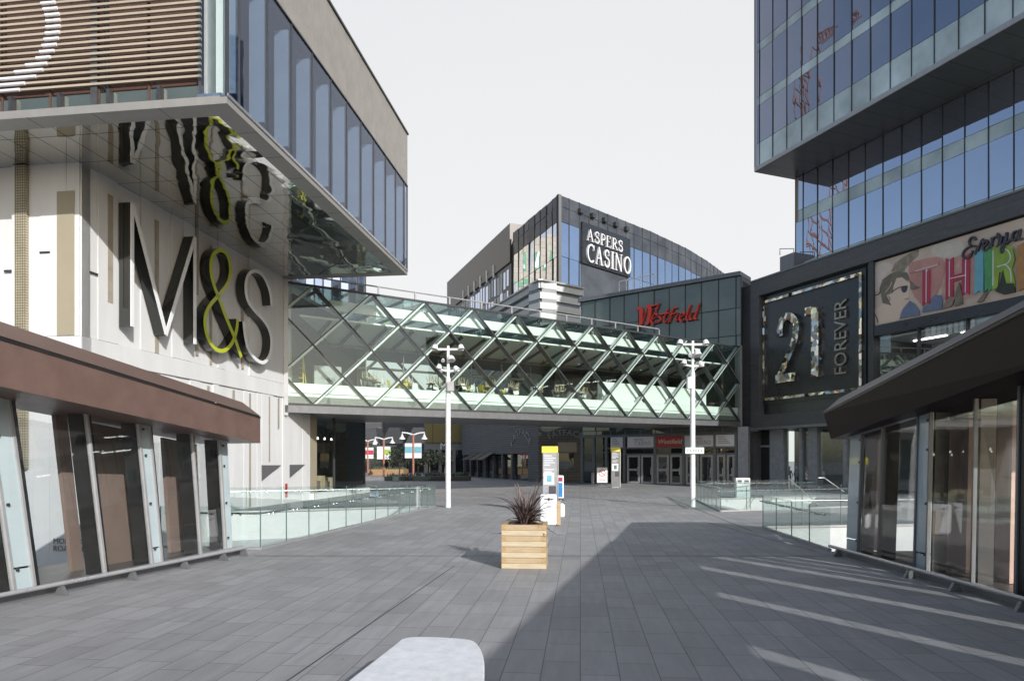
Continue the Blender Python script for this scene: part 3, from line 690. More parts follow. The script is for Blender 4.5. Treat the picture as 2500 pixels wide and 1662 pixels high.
# chairs and tables
def make_chair(m, label):
    t = thing('cafe_chair', label, 'chair', (0,0,0), 'chairs and tables inside the bridge')
    MB().wbox(-.22,.22,-.22,.22,.43,.47).build('seat', m, t, bevel=.01)
    bk = MB(); bk.hexa([(-.21,.19,.47),(.21,.19,.47),(.21,.23,.47),(-.21,.23,.47),(-.2,.27,.86),(.2,.27,.86),(.2,.31,.86),(-.2,.31,.86)]); bk.build('backrest', m, t, bevel=.01)
    for x in (-.19,.19):
        for y in (-.19,.19): MB().tube([(x,y,.43),(x*1.15,y*1.15,0)], .014, 6).build('leg', M_wood, t)
    return t
def make_table(label):
    t = thing('cafe_table', label, 'table', (0,0,0), 'chairs and tables inside the bridge')
    MB().lathe((0,0,.72), [(.4,0),(.42,.015),(.4,.03)], 18).build('table_top', M_wood, t)
    MB().tube([(0,0,.72),(0,0,.02)], .03, 8).build('pedestal', M_dark, t); MB().lathe((0,0,0), [(.22,0),(.2,.02),(.03,.04)], 14).build('foot', M_dark, t)
    return t
ch = {'w': make_chair(M_letterwhite, 'white cafe chair behind the bridge glazing'), 'y': make_chair(M_chyellow, 'yellow cafe chair behind the bridge glazing'), 'g': make_chair(M_grey, 'grey cafe chair behind the bridge glazing')}
tb = make_table('round wooden cafe table behind the bridge glazing'); used = set(); rnd = random.Random(11)
for i in range(26):
    s = 5.2+i*.70; d = -1.15-(i%3)*.95; p = bpt(s, d, .95)
    if 't' not in used: tb.location = p; used.add('t')
    else: copy_thing(tb, p, rnd.random())
    for j in range(3):
        an = rnd.random()*6.28+j*2.1; kd = 'y' if i in (3,4,11,12,16,17) else rnd.choice('wwgg')
        if j < 2: q = p+V((math.cos(an)*.16, math.sin(an)*.16, 1.22+.02*j)); rx = math.pi+rnd.uniform(-.35,.35)
        else: q = p+V((math.cos(an)*.58, math.sin(an)*.5, 0)); rx = 0
        if kd not in used: c_ = ch[kd]; c_.location = q; used.add(kd)
        else: c_ = copy_thing(ch[kd], q)
        c_.rotation_euler = (rx, rnd.uniform(-.25,.25) if j < 2 else 0, an-1.57+rnd.uniform(-.3,.3))
ld = thing('step_ladder', 'yellow step ladder standing by the left end of the bridge interior', 'ladder', bpt(.9,-.95,.95))
o_ = bpt(.9,-.95,.95)
for sx in (-.25,.25):
    MB().tube([o_+V((sx,0,0)), o_+V((sx*.6,.25,1.9))], .03, 6).build('stile', M_chyellow, ld); MB().tube([o_+V((sx,.6,0)), o_+V((sx*.6,.25,1.9))], .03, 6).build('rear_stile', M_chyellow, ld)
for i in range(6): z = .3+i*.28; MB().wbox(o_.x-.24+i*.015,o_.x+.24-i*.015,o_.y+.02+i*.035,o_.y+.12+i*.035,o_.z+z,o_.z+z+.03).build('step', M_chyellow, ld)

# ---------------------------------------------------------------- dark shop building on the right
dk = thing('dark_shop_building', 'dark stone shop building with big framed sign box and billboard', 'building', DK.pt(0,0,0))
zt = DK.ph(1833,690)[1]; zbm = DK.ph(1833,1043)[1]; SL = 40
sbL, sbR = DK.hit(1853), DK.hit(2117)
zS0, zS1 = zbm+1.0, zt-1.35
B(DK, -.05, sbL, -2.5, 0, zbm, zt, 'facade', M_slate, dk)
B(DK, -1.6, -.06, -3.5, -.35, 0, zt-.06, 'return_wall', M_slate, dk)
B(DK, sbL, SL, -2.5, 0, zS1, zt, 'facade', M_slate, dk)
B(DK, sbL, SL, -2.5, .0, zbm, zS0, 'facade', M_slate, dk)
B(DK, sbL, sbR+.35, -2.5, -.55, zS0, zS1, 'sign_recess', M_slatedark, dk)
B(DK, sbR+.35, SL, -6.2, -6.0, zbm, zS1, 'inner_wall', M_offwhite, dk)
B(DK, sbR+.05, sbR+.45, -6, -.05, zS0, zS1, 'recess_jamb', M_dark, dk)
MB().slab([(*DK.pt(-.05,-.1,0).xy,),(*DK.pt(SL,-.1,0).xy,),(*DK.pt(SL,-12,0).xy,),(*DK.pt(-.05,-12,0).xy,)], zt-.5, zt-.06).build('roof', M_roof, dk)
B(DK, -.05, SL, -.5, .06, zt, zt+.12, 'coping', M_grey, dk)
# mosaic framed sign
dS = -.5
def qd(x, y, d=dS): return DK.ph(x, y, d)
fr4 = [qd(1866,738), qd(2108,662), qd(2108,940), qd(1862,990)]
sn = thing('framed_shop_sign', 'square black shop sign with mirrored mosaic numerals and frame', 'sign', DK.pt(4,0,6))
z0s, z1s = 2.3+0, 0
sA, sB2 = fr4[0][0], fr4[1][0]; zT = (fr4[0][1]+fr4[1][1])/2; zBt = (fr4[2][1]+fr4[3][1])/2
B(DK, sA-.25, sB2+.25, -.54, -.46, zBt-.3, zT+.3, 'sign_panel', M_slatedark, sn)
for nm, a in (('top',(sA,sB2,zT-.22,zT)),('bot',(sA,sB2,zBt,zBt+.22)),('l',(sA,sA+.22,zBt+.22,zT-.22)),('r',(sB2-.22,sB2,zBt+.22,zT-.22))):
    B(DK, a[0], a[1], -.46, -.30, a[2], a[3], 'mosaic_frame', M_mosaic, sn)
def qs(x, y): return DK.ph(1750+x/2.412, 450+y/2.412, -.25)
two = smooth_path([qs(*p) for p in [(378,895),(378,840),(398,790),(430,777),(462,800),(472,850),(462,920),(435,990),(405,1060),(375,1135)]],4)
mb = MB().stroke(DK, two, .62, -.46, -.12); a = qs(352,1168); b2 = qs(470,1150)
mb.box(DK, a[0], b2[0], -.46, -.118, a[1]-.05, a[1]+.62); mb.build('numeral', M_mosaic, sn, 'mirrored mosaic numeral 2')
a = qs(562,1140); b2 = qs(605,720); mb = MB().box(DK, a[0], b2[0]+.0, -.46, -.12, a[1], b2[1]); c = qs(525,775); mb.box(DK, c[0], a[0]+.01, -.46, -.122, c[1]-.0, c[1]+.62)
mb.build('numeral', M_mosaic, sn, 'mirrored mosaic numeral 1')
a = qs(765,1118); t0 = qs(765,675)
text_mesh(DK, 'FOREVER', qs(758,1118)[0], a[1], 1.55, -.46, .16, 'lettering', mat('dull_bronze_letter', (.30,.27,.22), .35, metal=.7, var=.5, scale=3), sn, rot=R(90), offset=-.0, sx=(t0[1]-a[1])/6.25)
# billboard
dB = -.25
bb = thing('billboard', 'wide billboard with sketched woman in sunglasses and rainbow letters', 'billboard', DK.pt(12,0,8))
c_tl, c_bl = DK.ph(2123,645,dB), DK.ph(2123,798,dB); c_tr, c_br = DK.ph(2500,531,dB), DK.ph(2500,721,dB)
bt, bo = (c_tl[1]+c_tr[1])/2, (c_bl[1]+c_br[1])/2
def art(c, r=.7): return mat('art', c, r, var=.12, scale=1.0)
M_peach = mat('billboard_peach', (.62,.48,.38), .65, var=.14, scale=.5); M_sk = mat('sketch_skin', (.68,.52,.41), .7, var=.06); M_hair = mat('sketch_hair', (.19,.165,.125), .7, var=.4, scale=2)
M_pink = mat('ad_red', (.42,.035,.08), .6, var=.15, scale=1); M_cyan = mat('ad_cyan', (.14,.38,.46), .6, var=.15); M_lg = mat('ad_green', (.28,.42,.06), .6, var=.3, scale=.7); M_or = mat('ad_orange', (.40,.2,.07), .6, var=.2); M_bl = mat('ad_blue', (.15,.18,.27), .7, var=.2); M_blush = mat('ad_blush', (.52,.26,.22), .7, var=.2, scale=.6)
B(DK, c_tl[0], c_tl[0]+26, dB-.2, dB, bo, bt, 'poster_board', M_peach, bb)
B(DK, sbR+.45, SL, dB-.35, -.02, zS1-.02, zS1+.0-.01+.0, 'x', M_dark, bb) if False else None
lay = [0]
def A(x, y): return DK.ph(2100+x/5.2275, 520+y/5.2275, dB)
def clampz(p): return (max(p[0], c_tl[0]+.02), min(max(p[1], bo+.02), bt-.02))
def shape(pts, m, name, sm=0):
    lay[0] += .004; poly = [A(*p) for p in pts]
    if sm: poly = smooth_path(poly+[poly[0]], sm)[:-1]
    poly = [clampz(p) for p in poly]
    me = MB().prism(DK, poly, dB+.001, dB+.004+lay[0]); return me.build(name, m, bb)
def line(pts, w, m, name, sm=4):
    lay[0] += .004; poly = [A(*p) for p in pts]; poly = smooth_path(poly, sm) if sm > 1 else poly
    return MB().stroke(DK, [clampz(p) for p in poly], w, dB+.001, dB+.004+lay[0]).build(name, m, bb)
shape([(960,400),(1200,340),(1330,420),(1300,560),(1000,560),(900,480)], mat('ad_wash', (.60,.52,.44), .7, var=.1), 'artwork_shape', 3)
shape([(150,700),(330,620),(420,700),(300,820),(250,950),(150,1000)], mat('ad_wash_pale', (.66,.54,.46), .7, var=.1), 'artwork_shape', 3)
shape([(1060,620),(1480,520),(1500,1000),(1420,1080),(1060,1100)], mat('ad_wash_rose', (.58,.34,.28), .7, var=.2), 'artwork_shape', 3)
shape([(620,640),(980,560),(1090,700),(1000,1000),(830,1190),(650,980)], M_blush, 'artwork_shape', 3)
shape([(330,830),(470,760),(560,800),(640,900),(640,960),(620,1030),(640,1075),(620,1110),(640,1150),(600,1190),(560,1200),(520,1290),(500,1400),(140,1440),(140,1250),(280,1180),(350,1130)], M_sk, 'artwork_shape')
shape([(250,960),(290,850),(400,770),(480,740),(600,760),(640,860),(600,870),(540,820),(470,830),(430,930),(420,1020),(340,1050),(400,1180),(290,1150),(270,1050)], M_hair, 'artwork_shape')
shape([(400,750),(450,640),(560,560),(700,480),(750,470),(740,540),(640,640),(580,700),(560,760),(470,745)], mat('sketch_bun', (.30,.25,.18), .7, var=.5, scale=3), 'artwork_shape')
shape([(640,860),(700,920),(780,950),(700,980),(650,975)], M_hair, 'artwork_shape')
shape([(530,945),(600,925),(608,960),(590,1005),(555,1015),(532,985)], M_ink, 'artwork_shape', 3)
line([(410,1010),(470,965),(540,940),(605,930)], .06, M_ink, 'artwork_line')
line([(165,1000),(180,1040),(220,1045),(250,1020),(265,985)], .05, M_ink, 'artwork_line')
line([(165,1100),(175,1250),(215,1330),(235,1400)], .05, M_ink, 'artwork_line')
line([(565,1100),(600,1098),(628,1085)], .03, M_kpanel, 'artwork_line'); line([(365,1060),(385,1090),(370,1120)], .03, M_kpanel, 'artwork_line')
line([(375,840),(330,900),(300,980),(310,1060)], .04, M_kpanel, 'artwork_line'); line([(410,880),(380,950),(330,1010)], .04, M_peach, 'artwork_line')
shape([(515,1350),(545,1240),(640,1120),(700,1160),(760,1240),(770,1300)], M_bl, 'artwork_shape')
shape([(800,1270),(810,1200),(905,1150),(915,1100),(960,1045),(1040,1050),(1060,1120),(1050,1230)], M_bl, 'artwork_shape')
def fish(x0, y0, x1, y1, w, m):   # swallow tailed bar of a letter
    shape([(x0-w,y0-30),(x0,y0),(x0+w,y0-30-w*.3),(x1+w,y1+10),(x1,y1-20),(x1-w,y1+30)], m, 'poster_letter_bar')
fish(855,760,850,1160,48,M_pink); line([(640,755),(1010,640)], .18, M_blush, 'poster_letter_bar', 1)
line([(715,745),(1000,662)], .05, M_paper, 'poster_letter_line', 1); line([(855,715),(852,1145)], .05, M_paper, 'poster_letter_line', 1)
fish(1152,610,1150,1080,48,M_pink); fish(1362,560,1356,1030,48,M_pink); shape([(1190,800),(1325,760),(1325,840),(1190,880)], M_pink, 'poster_letter_bar')
line([(1152,610),(1150,1070)], .05, M_paper, 'poster_letter_line', 1); line([(1362,590),(1356,1020)], .05, M_paper, 'poster_letter_line', 1); line([(1155,840),(1358,795)], .05, M_paper, 'poster_letter_line', 1)
fish(1535,500,1530,1010,56,M_cyan)
shape([(1595,480),(1700,440),(1700,960),(1660,1000),(1640,960),(1610,1010)], mat('ad_teal_green', (.08,.30,.12), .6, var=.2), 'poster_letter_bar')
shape([(1700,440),(1850,400),(1960,440),(1985,600),(1950,720),(1990,900),(1975,1000),(1870,990),(1850,760),(1790,760),(1770,960),(1700,980)], M_lg, 'poster_letter_bar')
line([(1715,480),(1712,930)], .05, M_paper, 'poster_letter_line', 1); line([(1760,690),(1900,640),(1935,560),(1900,480),(1840,460)], .05, M_paper, 'poster_letter_line'); line([(1770,690),(1870,665),(1935,740),(1945,880)], .05, M_paper, 'poster_letter_line')
shape([(2020,420),(2110,380),(2110,960),(2040,1000),(2010,800)], M_or, 'poster_letter_bar')
shape([(1220,1190),(1240,1000),(1275,890),(1310,1000),(1320,1160)], M_hair, 'artwork_shape'); shape([(1060,1230),(1110,1120),(1240,1060),(1180,1190)], M_kpanel, 'artwork_shape')
shape([(1740,1000),(1800,900),(1840,730),(1880,900),(1980,900),(1990,1010),(1850,1040)], MATS['dark_green_leaf'], 'artwork_shape')
shape([(1510,1140),(1600,1020),(1650,1010),(1580,1130)], M_hair, 'artwork_shape')
wd = .095
for pth in ([(1490,350),(1470,310),(1430,320),(1405,370),(1430,425),(1470,420),(1400,440),(1340,490),(1325,550),(1360,585),(1420,560),(1450,480)],
            [(1480,430),(1510,440),(1495,520),(1570,350),(1580,380)],[(1590,440),(1640,390),(1625,350),(1590,390),(1590,470),(1630,480),(1690,400)],
            [(1690,320),(1700,350),(1690,460)],[(1695,390),(1720,320),(1770,300),(1775,270),(1790,300),(1785,400),(1760,440)],
            [(1830,300),(1810,400),(1850,400),(1890,250)],[(1890,250),(1870,420),(1830,510),(1820,450),(1900,380),(1960,330)],
            [(2050,230),(1980,250),(1960,330),(2000,350),(2060,230),(2040,330),(2090,330)]):
    line(pth, wd, M_ink, 'script_letter')
# shop window below the billboard
for i in range(7):
    a = sbR+.5+i*3.2
    if a+3.1 < SL: B(DK, a, a+3.12, -.4, -.38, zS0+.02, bo-.75, 'shop_window', M_glass, dk); B(DK, a+3.12, a+3.2, -.5, -.2, zS0, bo-.7, 'window_mullion', M_dark, dk)
B(DK, sbR+.45, SL, -.8, -.1, bo-.72, bo-.03, 'window_head', M_slatedark, dk)
B(DK, sbR+.45, SL, -.6, -.46, bo-.03, zS1, 'billboard_backing', M_slatedark, dk)
B(DK, sbR+.5, SL, -6.0, -.7, bo-.95, bo-.8, 'shop_ceiling', M_paper, dk)
M_glow = mat('shop_fill_glow', (1,.97,.92), .5, emit=5)
for i in range(4): B(DK, sbR+1.2+i*3.4, sbR+3.6+i*3.4, -3.2, -3.05, bo-1.02, bo-.96, 'added_fill_strip', M_glow, dk)  # glowing strips added only to brighten the shop interior
for i in range(6):
    s = sbR+1.5+i*2.1
    rk = thing('clothes_rail', ['clothes rail behind the upper shop window']*1 and 'hanging clothes rail behind the upper window of the dark shop', 'clothes rail', DK.pt(s,-1.6,zS0), 'clothes rails in the upper shop window')
    MB().tube([DK.pt(s,-1.6,zS0), DK.pt(s,-1.6,zS0+1.6), DK.pt(s+1.4,-1.6,zS0+1.6), DK.pt(s+1.4,-1.6,zS0)], .03, 6).build('rail_frame', M_steel, rk)
    for j in range(4): B(DK, s+.15+j*.3, s+.35+j*.3, -1.7, -1.5, zS0+.5, zS0+1.5, 'garment', [M_bl,M_cyan,M_paper,M_redsign][j], rk)
# ground floor shopfront under the dark box
zg = zbm
pier = [(1806,1828),(1881,1911)]
wf = DK
B(DK, -.1, SL, -5.2, -5.0, 0, zg, 'ground_back_wall', M_interior, dk)
for px0, px1 in ((1835,1839),(1879,1912),(1951,1957),(1972,1994),(2058,2066)):
    a, c = DK.hit(px0,-1), DK.hit(px1,-1); B(DK, a, c, -1.6, -1.0, 0, zg, 'pier', M_stone, dk)
B(DK, DK.hit(1839,-1), DK.hit(1879,-1), -1.25, -1.2, .3, zg, 'shopfront_pane', M_shopglass, dk)
B(DK, DK.hit(1839,-1), DK.hit(1879,-1), -1.2, -1.1, 3.4, 3.55, 'transom', M_galv, dk)
B(DK, DK.hit(1839,-1), DK.hit(1879,-1), -1.3, -1.1, 0, .3, 'stallriser', M_grey, dk)
B(DK, DK.hit(1912,-1), SL, -1.22, -1.2, .2, zg, 'shopfront_pane', M_glass, dk)
B(DK, DK.hit(1917,-1), DK.hit(1951,-1), -2.6, -2.5, .0, zg, 'display_back', M_beige, dk)
B(DK, -.1, SL, -5, -.02, zg-.25, zg-.02, 'canopy_soffit', M_grey, dk)
# mannequins
def mannequin(s, h, m1, m2, label):
    p = DK.pt(s,-1.75,0); t = thing('mannequin', label, 'mannequin', p, 'mannequins in the shop window')
    MB().lathe(p, [(.2,0),(.2,.02)], 12).build('base', M_steel, t)
    for sx in (-.09,.09): MB().tube([p+V((sx,0,.02)),p+V((sx*1.1,.02,.5)),p+V((sx,0,.92))], .05, 8, .085).build('leg', m2, t)
    MB().lathe(p+V((0,0,.88)), [(.10,-.04),(.16,0),(.13,.18),(.17,.42),(.16,.52),(.06,.58),(.045,.66)], 12).build('torso', m1, t, smooth=True)
    MB().lathe(p+V((0,0,1.52)), [(.03,0),(.085,.07),(.1,.15),(.08,.23),(.02,.27)], 12).build('head', M_silverpaint, t, smooth=True)
    for sx in (-1,1): MB().tube([p+V((sx*.17,0,1.38)),p+V((sx*.24,-.03,1.12)),p+V((sx*.2,-.12,.88))], .045, 8, .03).build('arm', m1, t)
for px, m1, m2, lb in ((1927,M_ink,M_galv,'mannequin in a dark top beside the left pier of the shop window'),(1945,M_bl,M_ink,'mannequin in a blue grey top before the beige display back'),(1986,M_ink,M_ink,'black clothed mannequin against the pale shop pier'),(2006,M_paper,M_bl,'mannequin in a pale top nearest the kiosk')):
    mannequin(DK.hit(px,-1.75), 1.8, m1, m2, lb)
rt_ = thing('roof_plant_box', 'small grey plant enclosure on the roof edge beside the tower foot', 'plant enclosure', DK.pt(-1,-3,zt))
a, c = DK.hit(1904,-2), DK.hit(1938,-2); B(DK, a, c, -4, -2, zt-.1, DK.ph(1920,622,-2)[1], 'enclosure_box', M_grey, rt_)
MB().tube([DK.pt(a,-2,DK.ph(1905,622,-2)[1]), DK.pt(a,-2,DK.ph(1905,607,-2)[1]), DK.pt(c,-2,DK.ph(1938,607,-2)[1]), DK.pt(c,-2,DK.ph(1938,622,-2)[1])], .04, 6).build('guard_hoop', M_galv, rt_)

# ---------------------------------------------------------------- glass office tower
tw = thing('office_tower', 'blue glass office tower with cantilevered upper block', 'building', TB.pt(0,0,0))
def curtain(fr, ss, rows, parent, mull=.05, joint=.03, tilt=.012, back=.4):
    """rows: (z0, z1, name, material)"""
    for z0, z1, nm, m in rows:
        for a, b in zip(ss[:-1], ss[1:]):
            t = random.uniform(-tilt,tilt); u = random.uniform(-tilt,tilt); g = joint/2
            MB().hexa([fr.pt(a+g,-.05+t,z0+g),fr.pt(b-g,-.05-t,z0+g),fr.pt(b-g,-.02-t,z0+g),fr.pt(a+g,-.02+t,z0+g),
                       fr.pt(a+g,-.05+t+u,z1-g),fr.pt(b-g,-.05-t+u,z1-g),fr.pt(b-g,-.02-t+u,z1-g),fr.pt(a+g,-.02+t+u,z1-g)]).build(nm, m, parent)
    mb = MB()
    for s in ss: mb.box(fr, s-mull/2, s+mull/2, -.12, .03, rows[0][0], rows[-1][1])
    mb.build('mullions', M_dark, parent)
    B(fr, ss[0], ss[-1], -back, -.13, rows[0][0], rows[-1][1], 'core', M_dark, parent)
k_ = 57.1/54.4
def uz(py): return TU.ph(1842.5, py)[1]
z25 = uz(420)
zz = [uz(p) for p in (409.8,355.5,264.7,244,134,113)]
g1 = uz(355.5)
rows = [(zz[0],zz[1],'spandrel_panel',M_spand),(zz[1],zz[2],'window_pane',M_tower),(zz[2],zz[3],'spandrel_panel',M_spand),(zz[3],zz[4],'window_pane',M_tower),(zz[4],zz[5],'spandrel_panel',M_spand),(zz[5],zz[5]+4,'window_pane',M_tower)]
ss = [0, TU.hit(1853.6)]
while ss[-1] < 26: ss.append(ss[-1]+1.55)
curtain(TU, ss, rows, tw)
B(TU, 0, ss[-1], -.5, .05, z25, zz[0]-.01, 'edge_trim', M_galv, tw)
# left return of the upper block
UE = Fr(TU.pt(0,-4.3,0).xy, TU.pt(0,0,0).xy-TU.pt(0,-4.3,0).xy)
B(UE, 0, 4.3, -.3, -.02, z25, zz[5]+4, 'end_cladding', M_tower, tw)
MB().slab([(*TU.pt(0,-.0,0).xy,),(*TU.pt(ss[-1],-.0,0).xy,),(*TU.pt(ss[-1],-14,0).xy,),(*TU.pt(0,-14,0).xy,)], z25-.03, z25+.12).build('soffit', lined('soffit_panels', (.13,.135,.13), (.03,.03,.03), 1.55, 9, rz=math.atan2(-1,.384), mortar=.02, rough=.35, cvar=.04, axes='xy', offset=0, bump=0, metal=.5), tw)
MB().slab([(*TU.pt(.1,-.5,0).xy,),(*TU.pt(ss[-1],-.5,0).xy,),(*TU.pt(ss[-1],-14,0).xy,),(*TU.pt(.1,-14,0).xy,)], zz[5]+3.9, zz[5]+4.3).build('roof', M_roof, tw)
# lower block
zl = [zt-.05]+[TB.ph(2442.6,p)[1] for p in (472,336,298)]+[z25]
s2 = [TB.hit(1942)+.0]
x = TB.hit(1995.5)
l2 = [x-1.52, x]
while l2[-1] < 29: l2.append(l2[-1]+1.52)
ss2 = [s2[0]]+[q for q in l2 if q > s2[0]+.3]
rows2 = [(zl[0],zl[1],'spandrel_panel',M_spand),(zl[1],zl[2],'window_pane',M_tower2),(zl[2],zl[3],'spandrel_panel',M_spand),(zl[3],zl[4]-.05,'window_pane',M_tower2)]
curtain(TB, ss2, rows2, tw)
LE = Fr(TB.pt(ss2[0],-10,0).xy, TB.pt(ss2[0],0,0).xy-TB.pt(ss2[0],-10,0).xy)
B(LE, 0, 9.98, -.3, -.02, zt, z25-.04, 'end_cladding', M_beige, tw)
# tower crane whose reflection shows in the glass
M_crane = mat('crane_red', (.17,.085,.07), .6)
def crane(x, y, h, jd, jl, nm, label):
    c = thing('tower_crane', label, 'crane', (x,y,0)); mb = MB()
    for sx in (-.9,.9):
        for sy in (-.9,.9): mb.tube([(x+sx,y+sy,0),(x+sx,y+sy,h)], .10, 4)
    k = 0
    while k*2.2 < h-2:
        z = k*2.2; mb.tube([(x-.9,y-.9,z),(x+.9,y-.9,z+2.2)], .09, 4); mb.tube([(x-.9,y+.9,z+2.2),(x-.9,y-.9,z)], .09, 4); mb.tube([(x+.9,y-.9,z),(x+.9,y+.9,z+2.2)], .09, 4); k += 1
    mb.build('mast', M_crane, c)
    j = V(jd).normalized(); mb = MB(); base = V((x,y,h)); e = base+j*jl
    for o2 in (V((0,0,0)), V((-j.y,j.x,0))*1.5, V((0,0,1.6))): mb.tube([base+o2, e+o2*.6], .13, 4)
    n = int(jl/2)
    for i in range(n):
        p = base+j*(i*2); mb.tube([p, p+j*1+V((0,0,1.5)), p+j*2], .08, 4)
    mb.build('jib', M_crane, c)
crane(-31, 76, 66, (-.75,.15,.5), 30, 'a', 'red luffing tower crane standing beyond the department store')

# ---------------------------------------------------------------- glazed mall entrance building
we = thing('mall_entrance_building', 'green grey glass mall building with entrance doors under the bridge', 'building', WS.pt(0,0,0))
wt = WS.ph(1800,674)[1]
xs = [1420,1453.5,1488.8,1523.8,1559,1596.8,1634,1673,1712.5,1754,1796.6]
ws = [WS.hit(x) for x in xs]+[WL]
g0 = 5.2
rw = [(g0,6.0,'spandrel_panel',M_wglass)]+[(6.0+i*2.4,8.4+i*2.4,'window_pane',M_wglass) for i in range(4)]+[(15.6,wt,'window_pane',M_wglass)]
curtain(WS, ws, rw, we, mull=.07, tilt=.018)
mb = MB()
for z in (6,8.4,10.8,13.2,15.6): mb.box(WS, 0, WL, -.1, .02, z-.03, z+.03)
mb.build('transoms', M_dark, we)
B(WS, -.3, WL, -2.5, .25, wt+.0, wt+.35, 'roof_edge', M_grey, we)
MB().slab([(*WS.pt(-.3,-.2,0).xy,),(*WS.pt(WL,-.2,0).xy,),(*WS.pt(WL,-20,0).xy,),(*WS.pt(-.3,-20,0).xy,)], wt-.4, wt-.05).build('roof', M_roof, we)
# red script sign, broad-nib strokes
rs = thing('script_sign', 'large red script sign on the green grey glass above the bridge', 'sign', WS.pt(8,0,12))
RD = .25
def qw(x, y): return WS.ph(1200+x/3.629, 700+y/3.629, RD)
lay2 = [0]
def nib(pts, w, sm=5):
    lay2[0] += .004; p = [qw(*q) for q in pts]; p = smooth_path(p, sm) if len(p) > 2 else p
    mb = MB(); n = len(p); ang = R(20); nx, nz = w*.17*math.cos(ang), w*.17*math.sin(ang)
    vs = []
    for (x, z) in p:
        for dd in (.06, RD+lay2[0]):
            vs += [WS.pt(x-nx,dd,z-nz*.6-.045), WS.pt(x+nx,dd,z+nz*.6+.045)]
    fs = []
    for i in range(n-1):
        k = 4*i; fs += [(k+2,k+3,k+7,k+6),(k,k+4,k+5,k+1),(k,k+2,k+6,k+4),(k+1,k+5,k+7,k+3)]
    fs += [(0,1,3,2),(4*n-4,4*n-2,4*n-1,4*n-3)]
    mb.add(vs, fs); return mb
WST = {'W': [([(1290,185),(1320,200),(1322,280),(1318,340)],1.1),([(1318,345),(1390,160)],.35),([(1380,165),(1400,190),(1395,260),(1378,335)],1.1),([(1378,338),(1440,240),(1475,155)],.45),([(1395,165),(1440,165),(1478,152)],.6)],
 'e': [([(1420,285),(1455,268),(1462,245),(1440,240),(1418,275),(1412,310),(1435,328),(1465,305)],.45)],
 's': [([(1515,240),(1490,245),(1482,262),(1500,282),(1495,305),(1462,318)],.45)],
 't': [([(1560,195),(1535,255),(1520,300),(1540,312),(1560,295)],.45),([(1515,240),(1585,228)],.3)],
 'f': [([(1640,190),(1615,185),(1595,230),(1575,300),(1560,325)],.45),([(1575,245),(1640,232)],.3)],
 'i': [([(1650,235),(1630,280),(1635,300),(1655,290)],.45)],
 'E': [([(1672,270),(1705,252),(1708,235),(1688,228),(1668,260),(1666,292),(1690,305),(1715,285)],.45)],
 'l': [([(1760,160),(1735,230),(1725,285),(1745,298)],.45)],
 'd': [([(1805,225),(1775,225),(1755,262),(1762,290),(1790,280),(1808,240)],.45),([(1842,150),(1815,220),(1798,280),(1818,285)],.5)]}
for kx, strokes in WST.items():
    tot = MB()
    for pts, w_ in strokes:
        m_ = nib(pts, w_); tot.add(m_.v, m_.f)
    tot.build('script_letter', M_red, rs)
# ground floor of the entrance
def wz(py, px=1600): return WS.ph(px, py)[1]
sz0, sz1, dz = wz(1091), wz(1065), wz(1110)
B(WS, -.2, WL+1.5, -3, -.0, 4.75, g0-.02, 'entrance_beam', M_grey, we)
for i in range(10):
    a = .2+i*1.62; B(WS, a, a+1.5, .0, .03, 4.8+.5*0, 5.15, 'mint_panel', M_wglass, we)
B(WS, -.2, WL+1.5, -4.0, -3.8, 0, 4.8, 'lobby_back_wall', M_darkint, we)
def wbx(x0, x1, d0, d1, z0, z1, nm, m, **k): return B(WS, WS.hit(x0), WS.hit(x1), d0, d1, z0, z1, nm, m, we, **k)
for x0, x1, kind in ((1491,1521,'t'),(1532,1596,'c'),(1602,1668,'r'),(1671,1743,'c'),(1747,1793,'t')):
    pn = wbx(x0, x1, -.02, .04, sz0, sz1, 'sign_panel', M_redsign if kind == 'r' else M_paper)
    sa, sb3 = WS.hit(x0), WS.hit(x1); wdt = sb3-sa; zc = (sz0+sz1)/2
    if kind == 'c':
        serif(WS, 'ASPERS', sa+wdt*.25, sa+wdt*.62, zc+.12, .2, .04, .05, M_ink, we); serif(WS, 'CASINO', sa+wdt*.3, sa+wdt*.9, zc-.3, .34, .04, .05, M_ink, we)
    elif kind == 'r': text_mesh(WS, 'Westfield', sa+wdt*.5, zc-.2, .62, .04, .012, 'lettering', M_paper, we, align='CENTER', shear=.3)
    else:
        for q in range(4): B(WS, sa+wdt*.15, sa+wdt*(.5+.1*q), .041, .046, zc+.3-q*.18, zc+.35-q*.18, 'text_line', M_grey, we)
for x in (1421,1449,1480,1524,1599,1669,1745,1797): wbx(x-3, x+3, -.25, .06, 0, 4.75, 'door_post', M_grey)
wbx(1421, 1799, -.2, .05, sz1+.02, sz1+.2, 'head_rail', M_grey); wbx(1482, 1799, -.2, .05, sz0-.14, sz0-.02, 'mid_rail', M_grey); wbx(1527, 1799, -.2, .05, dz, dz+.14, 'door_head', M_grey)
wbx(1424, 1478, -.1, -.07, .1, sz1, 'lobby_pane', M_shopglass); wbx(1424, 1597, -.18, -.12, dz+.14, sz0-.14, 'transom_pane', M_shopglass); wbx(1602, 1797, -.18, -.12, dz+.14, sz0-.14, 'transom_pane', M_shopglass)
wbx(1424,1478,-.1,.04,3.0,3.1,'lobby_rail',M_grey)
